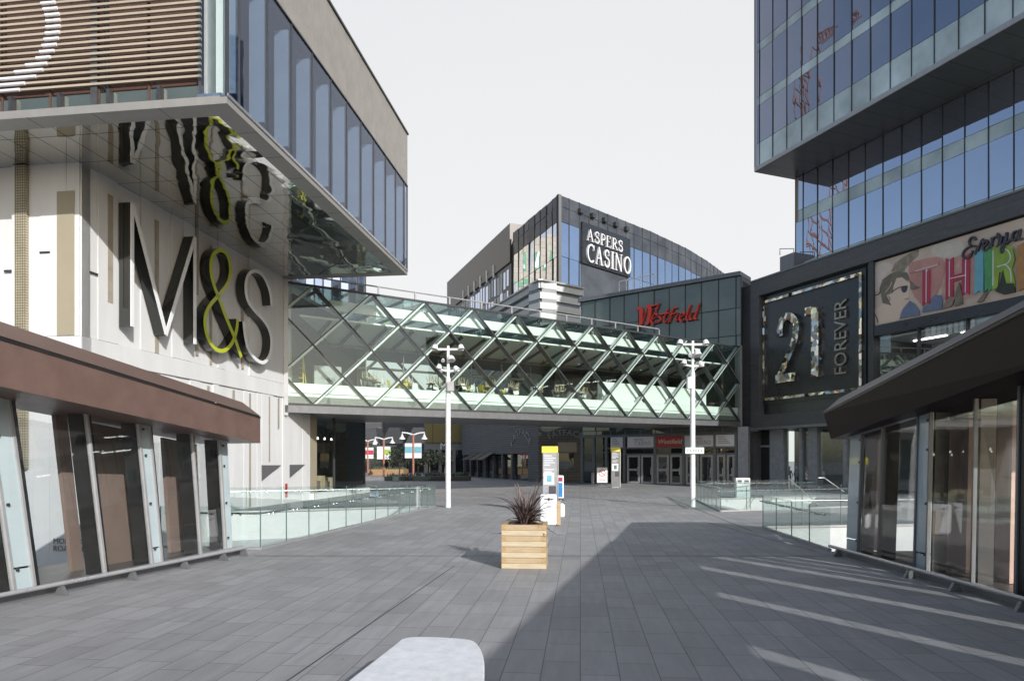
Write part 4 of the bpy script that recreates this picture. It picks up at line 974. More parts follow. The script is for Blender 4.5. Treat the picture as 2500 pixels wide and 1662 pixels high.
for x0, x1 in ((1530,1563),(1564,1596),(1602,1634),(1635,1666),(1673,1707),(1708,1742),(1749,1772),(1773,1795)):
    a, c = WS.hit(x0), WS.hit(x1); d = MB()
    d.box(WS, a+.04, a+.24, -.08, .02, .03, dz-.02); d.box(WS, c-.24, c-.04, -.08, .02, .03, dz-.02); d.box(WS, a+.24, c-.24, -.08, .019, .03, .22); d.box(WS, a+.24, c-.24, -.08, .019, dz-.2, dz-.02)
    dd = d.build('door', M_galv, we); B(WS, a+.24, c-.24, -.05, -.03, .22, dz-.2, 'door_glass', M_shopglass, dd); B(WS, c-.3, c-.25, .02, .08, .9, 1.6, 'handle', M_steel, dd)
    if (x0 // 2) % 2: B(WS, a+.26, c-.3, -.02, .0, 1.25, 1.45, 'push_plate', M_galv, dd)
wbx(1804, 1829, -.3, .3, 0, g0-.02, 'stone_pier', M_stone)

# ---------------------------------------------------------------- timber clad shop on the left of the entrance
TF = Fr(P(1315,0,70.5).xy, V(w0.xy)-V(P(1315,0,70.5).xy))
tl = (V(w0.xy)-V(P(1315,0,70.5).xy)).length
TL = Fr(P(1128,0,100).xy, V(P(1315,0,70.5).xy)-V(P(1128,0,100).xy)); tll = (V(P(1315,0,70.5).xy)-V(P(1128,0,100).xy)).length
M_slats = lined('grey_timber_slats', (.115,.115,.125), (.03,.03,.033), 6, .26, rz=math.atan2(TL.u.y,TL.u.x), mortar=.03, rough=.7, cvar=.12, bump=.6)
M_slats2 = lined('brown_timber_slats', (.125,.112,.09), (.05,.045,.04), 6, .26, rz=math.atan2(TF.u.y,TF.u.x), mortar=.03, rough=.7, cvar=.12, bump=.6)
ts = thing('timber_clad_shop', 'grey timber clad shop on the corner beside the mall entrance', 'building', TF.pt(0,0,0))
B(TF, 0, tl, -8, 0, 0, 7.6, 'wall', M_slats2, ts); B(TL, 0, tll, -8, 0, 3.0, 9.2, 'wall', M_slats, ts); B(TL, 0, tll, -8, -.5, 0, 3.0, 'recessed_wall', M_darkint, ts)
B(TL, tll-3.2, tll, -.5, 0, 0, 3.0, 'wall', M_slats, ts)
for i in range(9):
    a = i*3.6+.6
    if a < tll-7: B(TL, a, a+.5, -.5, -.02, 0, 3.0, 'timber_pier', M_slats, ts); B(TL, a+.6, a+3.0, -.4, -.35, .6, 2.9, 'shop_window', M_shopglass, ts)
B(TL, tll-6.6, tll-3.4, -.42, -.38, .05, 2.95, 'glazed_door', M_shopglass, ts)
B(TF, TF.hit(1364), TF.hit(1401), -.02, .03, 1.3, 3.0, 'shop_window', M_shopglass, ts); B(TF, TF.hit(1362), TF.hit(1408), .031, .07, 3.1, 4.1, 'roller_blind', M_beige, ts)
M_fl = mat('dull_letter', (.30,.29,.27), .6)
text_mesh(TF, 'FATFACE', (TF.hit(1345)+TF.hit(1415))/2, TF.ph(1380,1062)[1], .85, .01, .06, 'lettering', M_fl, ts, align='CENTER', arc=3.4)
text_mesh(TL, 'FATFACE', (TL.hit(1249)+TL.hit(1297))/2, TL.ph(1273,1062)[1], 1.1, .01, .06, 'lettering', M_fl, ts, align='CENTER', arc=4.0, sx=1.5)
for i in range(3):
    a = TL.hit(1155)+i*3.5; MB().hexa([TL.pt(a,0,3.2),TL.pt(a+3,0,3.2),TL.pt(a+3,0,3.25),TL.pt(a,0,3.25),TL.pt(a,1.6,2.3),TL.pt(a+3,1.6,2.3),TL.pt(a+3,1.6,2.35),TL.pt(a,1.6,2.35)]).build('awning', M_dark, ts)

# ---------------------------------------------------------------- stepped pale roof pavilion behind
sp_ = P(1318.7,687,75); RS = Fr(sp_.xy, (1.31,1)); LS = Fr(sp_.xy-V((-.4,1)).normalized()*0, (.4,-1))
pv = thing('louvred_plant_room', 'pale stepped plant room with horizontal bands above the bridge roof', 'building', (sp_.x, sp_.y, 12))
topz = sp_.z
for i in range(6):
    z1 = topz-i*1.12; e = .18*(i == 0)
    mb = MB(); mb.box(RS, -.0, 6.2+e, -2, e, z1-.72, z1); mb.build('white_band', M_offwhite, pv)
    B(RS, 0.02, 6.1, -2, -.22, z1-1.14, z1-.72, 'dark_recess', M_grey, pv)
    B(LS, -19, -.0, -2, -.001+e, z1-.72, z1, 'white_band', M_offwhite, pv); B(LS, -19, -.02, -2, -.22, z1-1.14, z1-.72, 'dark_recess', M_grey, pv)
mb = MB(); cc = [RS.pt(0,.5,0).xy, RS.pt(6.2,.5,0).xy, (RS.pt(6.2,-14,0).xy), LS.pt(-19,.4,0).xy, LS.pt(0.3,.4,0).xy]
MB().slab([tuple(c) for c in cc], topz+.02, topz+.2).build('roof_slab', M_galv, pv)
pr = thing('roof_guard_rail', 'steel guard rail on the roof in front of the casino', 'guard rail', P(1500,715,72))
for i in range(6):
    x = 1512+i*17; a = P(x, 722-i*4+2, 72); MB().tube([a, a+V((0,0,1.6))], .05, 6).build('post', M_silverpaint, pr)
MB().tube([P(1512,688,72), P(1597,668,72)], .05, 6).build('top_rail', M_silverpaint, pr)

# ---------------------------------------------------------------- casino building
ck = P(1364,474,90); CR = Fr(ck.xy, (15.1,14.5)); CL = Fr(ck.xy, (.39,-1))
cs = thing('casino_building', 'large glass casino building with dark parapet and corner facing the bridge', 'building', (ck.x,ck.y,0))
zt_c, zg_c, zm_c = ck.z, P(1364,539,90).z, P(1364,623,90).z
cpl = [V((ck.x,ck.y)), V((21.2,104.5)), V((28.6,112.6)), V((34.3,120)), V((40.8,129.6)), V((48,143))]
rwc = [(8,18,'window_pane',M_cglass),(18,24,'window_pane',M_cglass),(24,zm_c,'window_pane',M_cglass),(zm_c,zg_c,'window_pane',M_cglass),(zg_c,zt_c-1.5,'parapet_panel',M_cdark),(zt_c-1.5,zt_c,'parapet_panel',M_cdark)]
for a_, b_ in zip(cpl[:-1], cpl[1:]):
    f_ = Fr(a_, b_-a_); l_ = (b_-a_).length; n_ = max(2, round(l_/2.1)); curtain(f_, [l_*i/n_ for i in range(n_+1)], rwc[1:], cs, mull=.12, joint=.06, tilt=.03)
cl_s = [-16.4+i*2.05 for i in range(8)]+[0]
curtain(CL, cl_s, rwc[1:], cs, mull=.12, joint=.06, tilt=.06)
l_ = CL.pt(cl_s[0],-.6,0)
MB().slab([(ck.x+.1,ck.y+1.2)]+[(c.x-.5,c.y+.6) for c in cpl[1:]]+[(l_.x+2,l_.y+6),(l_.x,l_.y)], 0, zt_c-.3).build('core_block', M_dark, cs)
# sign on the casino
sgn = thing('casino_sign', 'dark rooftop sign reading ASPERS CASINO in white letters on glass facade', 'sign', CR.pt(8,0,30))
def qc(x, y): return CR.ph(1050+x/3.145, 450+y/3.145, .3)
p0, p1 = qc(1170,380), qc(1520,640)
zA = qc(1200,430)[1]; sA_ = qc(1198,430)[0]; sB_ = qc(1472,500)[0]; zC = qc(1200,560)[1]; sC0, sC1 = qc(1195,560)[0], qc(1535,650)[0]
B(CR, p0[0], sC1+.1, .05, .3, zC-.9, zA+2.4, 'sign_backing', M_slatedark, sgn)
B(CR, p0[0]+.05, sC1, -.01, .02, 22, zC-.9, 'painted_reflection', M_cdark, sgn)  # dark panel painted in for the reflection under the sign
serif(CR, 'ASPERS', sA_, sB_, zA-.05, 1.6, .31, .6, M_silverpaint, sgn)
serif(CR, 'CASINO', sC0, sC1, zC-.6, 2.45, .31, .6, M_silverpaint, sgn)
for i, x in enumerate((1160,1253,1344,1430,1512)):
    s, z = qc(x, 205+i*34+4); B(CR, s-.35, s+.35, .0, .5, z-.25, z+.35, 'flood_light', M_dark, sgn)
# hotel block behind, to the left
HB = Fr(P(1247,0,106.5).xy, (.37,-1))
hb = thing('hotel_block', 'long dark clad block with irregular windows running behind the casino', 'building', (HB.o.x,HB.o.y,0))
zh = P(1241,545,106.5).z
M_hbrown = mat('dark_bronze_cladding', (.085,.078,.075), .4, metal=.4, var=.2)
B(HB, -38, 0, -12, .15, zh-6, zh, 'upper_cladding', M_hbrown, hb); B(HB, -38, 0, -12, -.1, 10, zh-6, 'wall', M_cdark, hb)
rnd = random.Random(5)
for i in range(24):
    for j in range(4):
        s = -37+i*1.52+rnd.uniform(-.1,.1); z = zh-9.6-j*3.3; 
        B(HB, s, s+rnd.choice([.7,.9,1.2]), -.12, -.04, z+rnd.uniform(-.5,.2), z+2.6+rnd.uniform(0,.4), 'window', M_cglass if rnd.random() < .6 else M_offwhite, hb)
for i in range(6): s = -26+i*3.6; B(HB, s, s+.4, .1, .3, zh-6.5, zh-4.5, 'vent_slot', M_silverpaint, hb)
# beige building whose reflection is in the casino's left glass
hz = thing('beige_hotel', 'beige slab hotel with a green logo panel beyond the department store', 'building', (-40,135,0))
HZ = Fr((-46.8,136.5), (.72,.69)); B(HZ, 0, 16, -3, 0, 0, 55, 'wall', lined('beige_blocks', (.50,.44,.33), (.3,.26,.2), 3, 1.5, rz=math.atan2(.69,.72), mortar=.04, rough=.7, cvar=.05, bump=0), hz)
M_hgreen = mat('logo_green', (.10,.34,.16), .5)
B(HZ, 6, 10, .02, .1, 46.6, 51, 'logo_panel', M_hgreen, hz); B(HZ, 4.5, 11.5, .02, .1, 43.4, 44.6, 'logo_bar', M_hgreen, hz)
MB().stroke(HZ, smooth_path([(6.6,47.2),(7.3,50.8),(8,49.2),(8.7,50.8),(9.6,47.2)]), .5, .11, .16).build('logo_stroke', M_letterwhite, hz)
# small blue glass block glimpsed past the overhang
gb = thing('blue_glass_block', 'small blue glass block glimpsed between the overhang and the bridge roof', 'building', P(820,700,52))
GB = Fr(P(700,0,50).xy, V(P(892,0,54).xy)-V(P(700,0,50).xy)); gl = (V(P(892,0,54).xy)-V(P(700,0,50).xy)).length
curtain(GB, [gl*i/9 for i in range(10)], [(8,12,'window_pane',M_cglass),(12,16,'window_pane',M_cglass),(16,20,'window_pane',M_cglass)], gb, mull=.1, tilt=.03)
B(GB, 0, gl, -6, -.5, 0, 19.9, 'core_block', M_dark, gb)

# ---------------------------------------------------------------- kiosks
def kiosk(root, gb_, gt_, fo_, roofin, side, mfas, mcap, rise):
    """gb_/gt_: glass base/top lines (two points near,far); fo_: fascia outer bottom and top lines; side=-1 left, 1 right"""
    def ln(a, b, t): return V(a)+(V(b)-V(a))*t
    (b0,b1),(t0,t1) = gb_, gt_
    (fb0,fb1),(ft0,ft1) = fo_
    k = V((side*roofin,0,0))
    # roof: outer fascia, sloping cap, underside
    cap0, cap1 = ft0+V((side*1.0,.5,.55)), ft1+V((side*.75,.75,.42))
    back0, back1 = fb0+k+V((0,0,.1+(rise or 0))), fb1+k+V((0,1.0 if rise is None else 0,rise or 0))
    mb = MB(); mb.add([fb0,fb1,ft1,ft0, cap0,cap1, cap0+k*.8, cap1+k*.8, back0, back1],
        [(0,1,2,3),(0,3,4,6,8),(1,9,7,5,2),(6,7,9,8),(0,8,9,1)])
    mb.build('roof_fascia', mfas, root)
    gv = V((-side*.012,0,0)); MB().add([ft0+gv,ft1+gv,ft1+gv+V((0,0,-.045)),ft0+gv+V((0,0,-.06))], [(0,1,2,3)]).build('edge_shadow_strip', M_post, root)  # flat dark strip drawn for the shadow line below the cap
    u = V((0,0,.012)); nn = V((-side*.012,0,.0))
    MB().add([ft0+u+nn,ft1+u+nn,cap1+u,cap0+u], [(0,1,2,3)]).build('roof_edge_cap', mcap, root)
    MB().add([cap0+u,cap1+u,cap1+k*.8+u,cap0+k*.8+u], [(0,1,2,3)]).build('roof', M_roof, root)
    return ln
LK = thing('glass_kiosk', 'glass kiosk with sunlit brown metal roof and leaning frosted mullions below white store', 'kiosk', (-9,12,0))
def yz(x0y0z0, x1y1z1, Y):
    a, b = V(x0y0z0), V(x1y1z1); return a+(b-a)*((Y-a.y)/(b.y-a.y))
# left kiosk lines (near point / far point)
Lb = ((-8.30,11.87,.05),(-7.06,17.3,.05)); Lt = (P(16,945,11.87), P(538,1068,17.04))
Lt = (Lt[0], Lt[0]+(Lt[1]-Lt[0])*((17.3-11.87)/(17.04-11.87)))
Lfb = ((-7.87,10.5,3.43),(-6.49,17.6,2.73)); Lft = ((-7.87,10.5,4.19),(-6.49,17.6,3.41))
N0 = 4.0
gb_ = (yz(*Lb,N0), V(Lb[1])); gt_ = (yz(*Lt,N0), V(Lt[1]))
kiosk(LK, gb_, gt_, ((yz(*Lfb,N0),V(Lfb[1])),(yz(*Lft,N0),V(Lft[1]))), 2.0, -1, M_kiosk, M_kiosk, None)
def kiosk_wall(root, gb_, gt_, side, bays, depth):
    """bays: list of (Y0,Y1,kind) kind in pane/frost"""
    (b0,b1),(t0,t1) = gb_, gt_
    def bp(Y, off=0, f=0): p = b0+(b1-b0)*((Y-b0.y)/(b1.y-b0.y)); q = t0+(t1-t0)*((Y-b0.y)/(b1.y-b0.y)); r = p+(q-p)*f; return r+V((side*off,0,0))
    for Y0, Y1, kind in bays:
        if kind == 'solid':
            MB().hexa([bp(Y0,0),bp(Y1,0),bp(Y1,.06),bp(Y0,.06),bp(Y0,0,1.17),bp(Y1,0,1.17),bp(Y1,.06,1.17),bp(Y0,.06,1.17)]).build('sun_mask_panel', M_post, root); continue  # unseen panel added to block sun between the gap bays
        if kind == 'gap':
            MB().hexa([bp(Y0,0),bp(Y1,0),bp(Y1,.02),bp(Y0,.02),bp(Y0,0,1),bp(Y1,0,1),bp(Y1,.02,1),bp(Y0,.02,1)]).build('glass_pane', M_kglass, root)
            MB().hexa([bp(Y0,0,1.002),bp(Y1,0,1.002),bp(Y1,.06,1.002),bp(Y0,.06,1.002),bp(Y0,0,1.17),bp(Y1,0,1.17),bp(Y1,.06,1.17),bp(Y0,.06,1.17)]).build('sun_mask_panel', M_post, root); continue  # unseen panel added above the gap to stop stray sun
        if kind == 'pane':
            MB().hexa([bp(Y0,0),bp(Y1,0),bp(Y1,.02),bp(Y0,.02),bp(Y0,0,1),bp(Y1,0,1),bp(Y1,.02,1),bp(Y0,.02,1)]).build('glass_pane', M_kglass, root)
        else:
            MB().hexa([bp(Y0,0,.12),bp(Y1,0,.12),bp(Y1,.06,.12),bp(Y0,.06,.12),bp(Y0,0,1),bp(Y1,0,1),bp(Y1,.06,1),bp(Y0,.06,1)]).build('frosted_panel', M_frost, root)
            MB().hexa([bp(Y0,.01,0),bp(Y1,.01,0),bp(Y1,.06,0),bp(Y0,.06,0),bp(Y0,.01,.11),bp(Y1,.01,.11),bp(Y1,.06,.11),bp(Y0,.06,.11)]).build('frosted_panel', M_frost, root)
            for f in (.11,.42,.75,.93):
                c = bp(Y0+.08,-.02,f); MB().lathe(c, [(.028,0),(.028,.03)], 8, (1,0,0)).build('glass_fixing', M_dark, root)
        for Y in (Y0,):
            mb = MB(); e = .022; mb.hexa([bp(Y-e,-.03),bp(Y+e,-.03),bp(Y+e,.04),bp(Y-e,.04),bp(Y-e,-.03,1),bp(Y+e,-.03,1),bp(Y+e,.04,1),bp(Y-e,.04,1)]); mb.build('mullion', M_galv if side < 0 else M_grey, root)
            mb = MB(); mb.hexa([bp(Y+.03,.12),bp(Y+.24,.12),bp(Y+.24,.4),bp(Y+.03,.4),bp(Y+.03,.12,.98),bp(Y+.24,.12,.98),bp(Y+.24,.4,.98),bp(Y+.03,.4,.98)]); mb.build('dark_post', M_post, root)
    mb = MB(); a, c = bays[0][0], bays[-1][1]
    mb.hexa([bp(a,-.05,.975),bp(c,-.05,.975),bp(c,.1,.975),bp(a,.1,.975),bp(a,-.05,1.01),bp(c,-.05,1.01),bp(c,.1,1.01),bp(a,.1,1.01)]); mb.build('head_rail', M_galv, root)
    mb = MB(); mb.hexa([bp(a,-.05,-.012),bp(c,-.05,-.012),bp(c,.1,-.012),bp(a,.1,-.012),bp(a,-.05,.012),bp(c,-.05,.012),bp(c,.1,.012),bp(a,.1,.012)]); mb.build('sill_rail', M_galv, root)
    return bp
def yL(px, py): return G(px, py).y
baysL = [(4.0,6.2,'pane'),(6.2,8.4,'pane'),(8.4,8.8,'frost'),(8.8,10.2,'pane'),(10.2,11.5,'pane'),(11.5,11.87,'frost'),(11.87,13.36,'pane'),(13.36,14.58,'pane'),(14.58,14.86,'frost'),(14.86,16.1,'pane'),(16.1,17.0,'pane'),(17.0,17.28,'frost')]
bpL = kiosk_wall(LK, gb_, gt_, -1, baysL, 3.4)
# brown internal screens, leaning with the mullions
def thru(px, off):
    k = (px-HX)/FOC; m = (gb_[1].x-gb_[0].x)/(gb_[1].y-gb_[0].y); x0 = gb_[0].x-m*gb_[0].y
    return (x0-off)/(k-m)
def leaning(Ya, Yb, of, name, m, th=.08):
    mb = MB(); pts = []
    for f in (0,.97):
        for (Y,o2) in ((Ya,of),(Yb,of),(Yb,of+th),(Ya,of+th)): pts.append(bpL(Y,o2,f))
    mb.hexa(pts); mb.build(name, m, LK)
for x0, x1 in ((178,205),(250,345),(418,455),(492,545),(-60,12)): leaning(thru(x0,1.0), min(thru(x1,1.0),17.2), 1.0, 'brown_screen', M_kpanel)
for Y0, Y1 in ((4,9.2),): leaning(Y0, Y1, 1.8, 'rear_pier', M_kpanel)
mb = MB(); pts = [bpL(4,1.95,0),bpL(17.28,1.95,0),bpL(17.28,1.97,0),bpL(4,1.97,0),bpL(4,1.95,.97),bpL(17.28,1.95,.97),bpL(17.28,1.97,.97),bpL(4,1.97,.97)]; mb.hexa(pts); mb.build('rear_glazing', M_kglass, LK)
mb = MB(); pts = []
for f in (0,.97):
    for (Y,of) in ((17.29,.1),(17.29,1.9),(17.33,1.9),(17.33,.1)): pts.append(bpL(Y,of,f))
mb.hexa(pts); mb.build('end_glazing', M_kglass, LK)
tb2 = MB(); tb2.tube([bpL(11.0,.5,.93), bpL(12.6,1.8,.84)], .05, 8); tb2.tube([bpL(15.0,.5,.93), bpL(16.0,1.8,.84)], .05, 8); tb2.build('roof_strut', M_galv, LK)
MB().slab([(-10.15,4),(-7.1,17.3),(-9.2,17.6),(-12.4,6.0),(-12.4,4)], .003, .04).build('floor', M_floorin, LK)

RK = thing('glass_kiosk', 'shaded glass kiosk with dark brown wedge roof near the glass balustrades', 'kiosk', (9,12,0))
Rb = ((8.26,10.6,.05),(8.22,16.8,.05)); Rt = (P(2500,916,11.0), P(2077,1061,16.8))
Rfb = ((7.5,10,3.62),(8.03,17.2,2.82)); Rft = ((7.45,10,4.49),(7.85,17.2,3.48))
N1 = -9.0
gbR = (yz(*Rb,N1), V(Rb[1])); gtR = (yz(*Rt,N1), V(Rt[1]))
gtR = (V((gtR[0].x+.6, gtR[0].y, gtR[0].z)), gtR[1])
gtR[0].x = 8.25
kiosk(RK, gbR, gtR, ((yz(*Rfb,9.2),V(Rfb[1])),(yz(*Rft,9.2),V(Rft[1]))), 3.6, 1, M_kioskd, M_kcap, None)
kiosk(RK, gbR, gtR, ((yz(*Rfb,N1),yz(*Rfb,9.195)),(yz(*Rft,N1),yz(*Rft,9.195))), 1.9, 1, M_kioskd, M_kcap, 1.2)  # unseen near roof, shaped to pass sun stripes and close light leaks
baysR = []
def yR(px): return 8.24*FOC/(px-HX)
Ys = [yR(x) for x in (2067,2096,2146,2233,2263,2372,2480)]   # far -> near
kinds = ['frost','pane','pane','frost','pane','pane']
for i in range(6): baysR.append((Ys[i+1], Ys[i], kinds[i]))
pv_ = N1
for g_ in (-5.6,-1.1,3.4,7.2,10.15,99):  # unseen bays placed so the sun falls through as ground stripes
    e_ = min(g_-.36, Ys[-1]-.02)
    if e_ > pv_: baysR.append((pv_, e_, 'solid'))
    if g_ < 90: baysR.append((g_-.36, g_+.36, 'gap'))
    pv_ = g_+.36
baysR = sorted(baysR)
bpR = kiosk_wall(RK, gbR, gtR, 1, baysR, 3.2)
# rear wall: brown panels with narrow gaps that let the low sun through
prev = 9.3
for g in (11.6, 13.4, 15.2, 99):
    Y1 = min(g-.2, 16.75)
    if Y1 > prev:
        mb = MB(); pts = [bpR(prev,3.05,0),bpR(Y1,3.05,0),bpR(Y1,3.13,0),bpR(prev,3.13,0),bpR(prev,3.05,.99),bpR(Y1,3.05,.99),bpR(Y1,3.13,.99),bpR(prev,3.13,.99)]
        mb.hexa(pts); mb.build('rear_panel', M_darkint, RK)
    prev = g+.2
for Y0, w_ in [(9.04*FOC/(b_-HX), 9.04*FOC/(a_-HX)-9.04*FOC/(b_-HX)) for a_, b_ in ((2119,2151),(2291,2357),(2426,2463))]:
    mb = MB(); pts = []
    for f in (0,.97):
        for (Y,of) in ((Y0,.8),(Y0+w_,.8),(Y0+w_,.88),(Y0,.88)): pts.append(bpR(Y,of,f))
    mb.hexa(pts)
    mb.build('brown_screen', mat('brown_screen_lit_tone', (.56,.38,.30), .6, var=.08) if 'brown_screen_lit_tone' not in MATS else MATS['brown_screen_lit_tone'], RK)  # paler copy of the brown, light on the screens put into colour
sh = MB()
for z in (.35,.8,1.25,1.7,2.15,2.6): sh.wbox(9.6,10.0,12.1,12.75,z,z+.03)
sh.wbox(9.58,9.61,12.1,12.13,.02,2.7); sh.wbox(9.58,9.61,12.72,12.75,.02,2.7); sh.wbox(9.99,10.02,12.1,12.13,.02,2.7)
tag(sh.build('shelf_unit', M_paper), 'tall pale shelf unit inside the shaded kiosk', 'shelves')
MB().slab([(8.3,N1),(11.3,N1),(11.3,16.8),(8.3,16.8)], .003, .04).build('floor', M_floorin, RK)
# low guard rails on triangular feet
def guard(pts, feet, side, label):
    t = thing('guard_rail', label, 'guard rail', V(pts[0])); mb = MB(); p, q = V(pts[0]), V(pts[1])
    mb.tube([p+V((0,0,.2)), q+V((0,0,.2))], .038, 10); mb.build('rail', M_lrail, t, smooth=True)
    d = (q-p).normalized(); n = V((d.y,-d.x,0))*(-side)
    mb = MB(); a = p-n*.18; b = q-n*.18
    mb.hexa([a,b,b-n*.1,a-n*.1,a+V((0,0,.14)),b+V((0,0,.14)),b-n*.1+V((0,0,.14)),a-n*.1+V((0,0,.14))]); mb.build('kerb', M_grey, t)
    for Y in feet:
        c = p+(q-p)*((Y-p.y)/(q.y-p.y)); e = d*.035
        f = MB(); tri = [c-n*.12, c+n*.11, c+n*.02+V((0,0,.16)), c-n*.05+V((0,0,.16))]
        f.add([x-e for x in tri]+[x+e for x in tri], [(0,1,2,3),(7,6,5,4),(0,4,5,1),(1,5,6,2),(2,6,7,3),(3,7,4,0)]); f.build('foot', M_grey, t)
a = G(603,1356); guard([(-9.95,4.0,0),(a.x,a.y,0)] if False else [(a.x-(a.y-4)*.273,4.0,0),(a.x,a.y,0)], [5.2,7.3,9.2,yL(187,1452),yL(344,1415),yL(460,1388),yL(547,1368),a.y-.1], -1, 'low steel guard rail along the foot of the sunlit left kiosk')
b_ = G(2030,1352); guard([(7.72,2.0,0),(b_.x-.05,b_.y,0)], [3.6,6,8.2,yL(2406,1492),yL(2264,1443),yL(2163,1410),b_.y-.4], 1, 'low steel guard rail along the foot of the shaded right kiosk')

# ---------------------------------------------------------------- glass balustrades
def balustrade(pts, label, h=1.1, rail_h=.92, inner=1, panel=1.35, z0=0, railup=True):
    t = thing('glass_balustrade', label, 'balustrade', V((pts[0][0],pts[0][1],0)))
    for (x0,y0),(x1,y1) in zip(pts[:-1], pts[1:]):
        a, b = V((x0,y0)), V((x1,y1)); L_ = (b-a).length; fr = Fr(a, b-a); n = max(1, round(L_/panel)); w_ = L_/n
        B(fr, 0, L_, -.04, .04, z0+.002, z0+.07, 'base_channel', M_galv, t)
        for i in range(n):
            B(fr, i*w_+.012, (i+1)*w_-.012, -.009, .009, z0+.07, z0+h, 'glass_panel', M_rail, t)
            B(fr, i*w_-.01, i*w_+.01, -.012, .012, z0+.07, z0+h-.002, 'panel_joint', M_edge, t)
            s = i*w_+w_*.5
            for o_ in (-.12,.12):
                p = fr.pt(s+o_, inner*.01, z0+rail_h-.03); q = fr.pt(s+o_, inner*.1, z0+rail_h)
                MB().tube([p, fr.pt(s+o_, inner*.07, z0+rail_h-.05), q], .014, 6).build('rail_bracket', M_steel, t)
        MB().tube([fr.pt(.05,inner*.1,z0+rail_h), fr.pt(L_-.05,inner*.1,z0+rail_h)], .026, 10).build('handrail', M_steel, t, smooth=True)
    return t
balustrade([(-6.43,17.45),(-3.76,33.5)], 'long glass balustrade running from the sunlit kiosk towards the left lamp post', inner=-1)
balustrade([(-3.76,33.5),(-12.9,29.2)], 'glass balustrade across the far side of the left stairwell before the white wall', inner=1)
balustrade([(-9.15,17.78),(-6.43,17.45)], 'short glass balustrade at the end of the sunlit kiosk', inner=-1)
balustrade([(8.45,23.0),(7.99,17.15)], 'glass balustrade slanting to the far corner of the shaded kiosk', inner=1)
balustrade([(8.45,23.0),(15.5,24.0)], 'glass balustrade closing the near stairwell behind the shaded kiosk', inner=1)
balustrade([(10.5,39.3),(9.24,30.2)], 'short glass balustrade beside the right lamp post', inner=1)
balustrade([(9.24,30.2),(18.5,34.0)], 'glass balustrade on the near side of the far stairwell', inner=1)
balustrade([(10.5,39.3),(18.5,41.6)], 'glass balustrade on the far side of the far stairwell before the mannequins', inner=-1)
# stairs going down in the far void
stp = MB()
for i in range(12): stp.hexa([(11+i*.45,33.5+i*.1,-2.6),(11.45+i*.45,33.6+i*.1,-2.6),(11.45+i*.45,38.5,-2.6),(11+i*.45,38.5,-2.6),(11+i*.45,33.5+i*.1,-.2-i*.19),(11.45+i*.45,33.6+i*.1,-.2-i*.19),(11.45+i*.45,38.5,-.2-i*.19),(11+i*.45,38.5,-.2-i*.19)])
tag(stp.build('staircase', M_offwhite), 'pale stairs going down inside the far right stairwell', 'stairs')
hr = thing('stair_handrail', 'sloping double steel handrail over the stairs of the right stairwell', 'handrail', (12.5,36,0))
for dy in (0,.35):
    MB().tube([P(1998,1166,36+dy), P(2012,1166,36+dy), P(2060,1200,36+dy)], .03, 8).build('rail', M_steel, hr)
    MB().tube([P(1926,1168,38+dy), P(2000,1232,34+dy)], .025, 8).build('rail', M_steel, hr)
MB().tube([P(1926,1160,38), P(1926,1200,38)], .035, 8).build('post', M_steel, hr)
eb = thing('junction_cabinet', 'small white cabinet standing behind the far right balustrade rail', 'cabinet', P(1811,1190,41)); 
a, c = P(1794,1185,41), P(1829,1166,41); MB().wbox(a.x,c.x,40.8,41.2,0,c.z).build('cabinet_body', M_silverpaint, eb, bevel=.02); MB().wbox(a.x+.1,a.x+.35,40.78,40.8,c.z-.25,c.z-.12).build('vent', M_dark, eb); MB().wbox(c.x-.35,c.x-.1,40.78,40.8,c.z-.25,c.z-.12).build('vent', M_dark, eb)

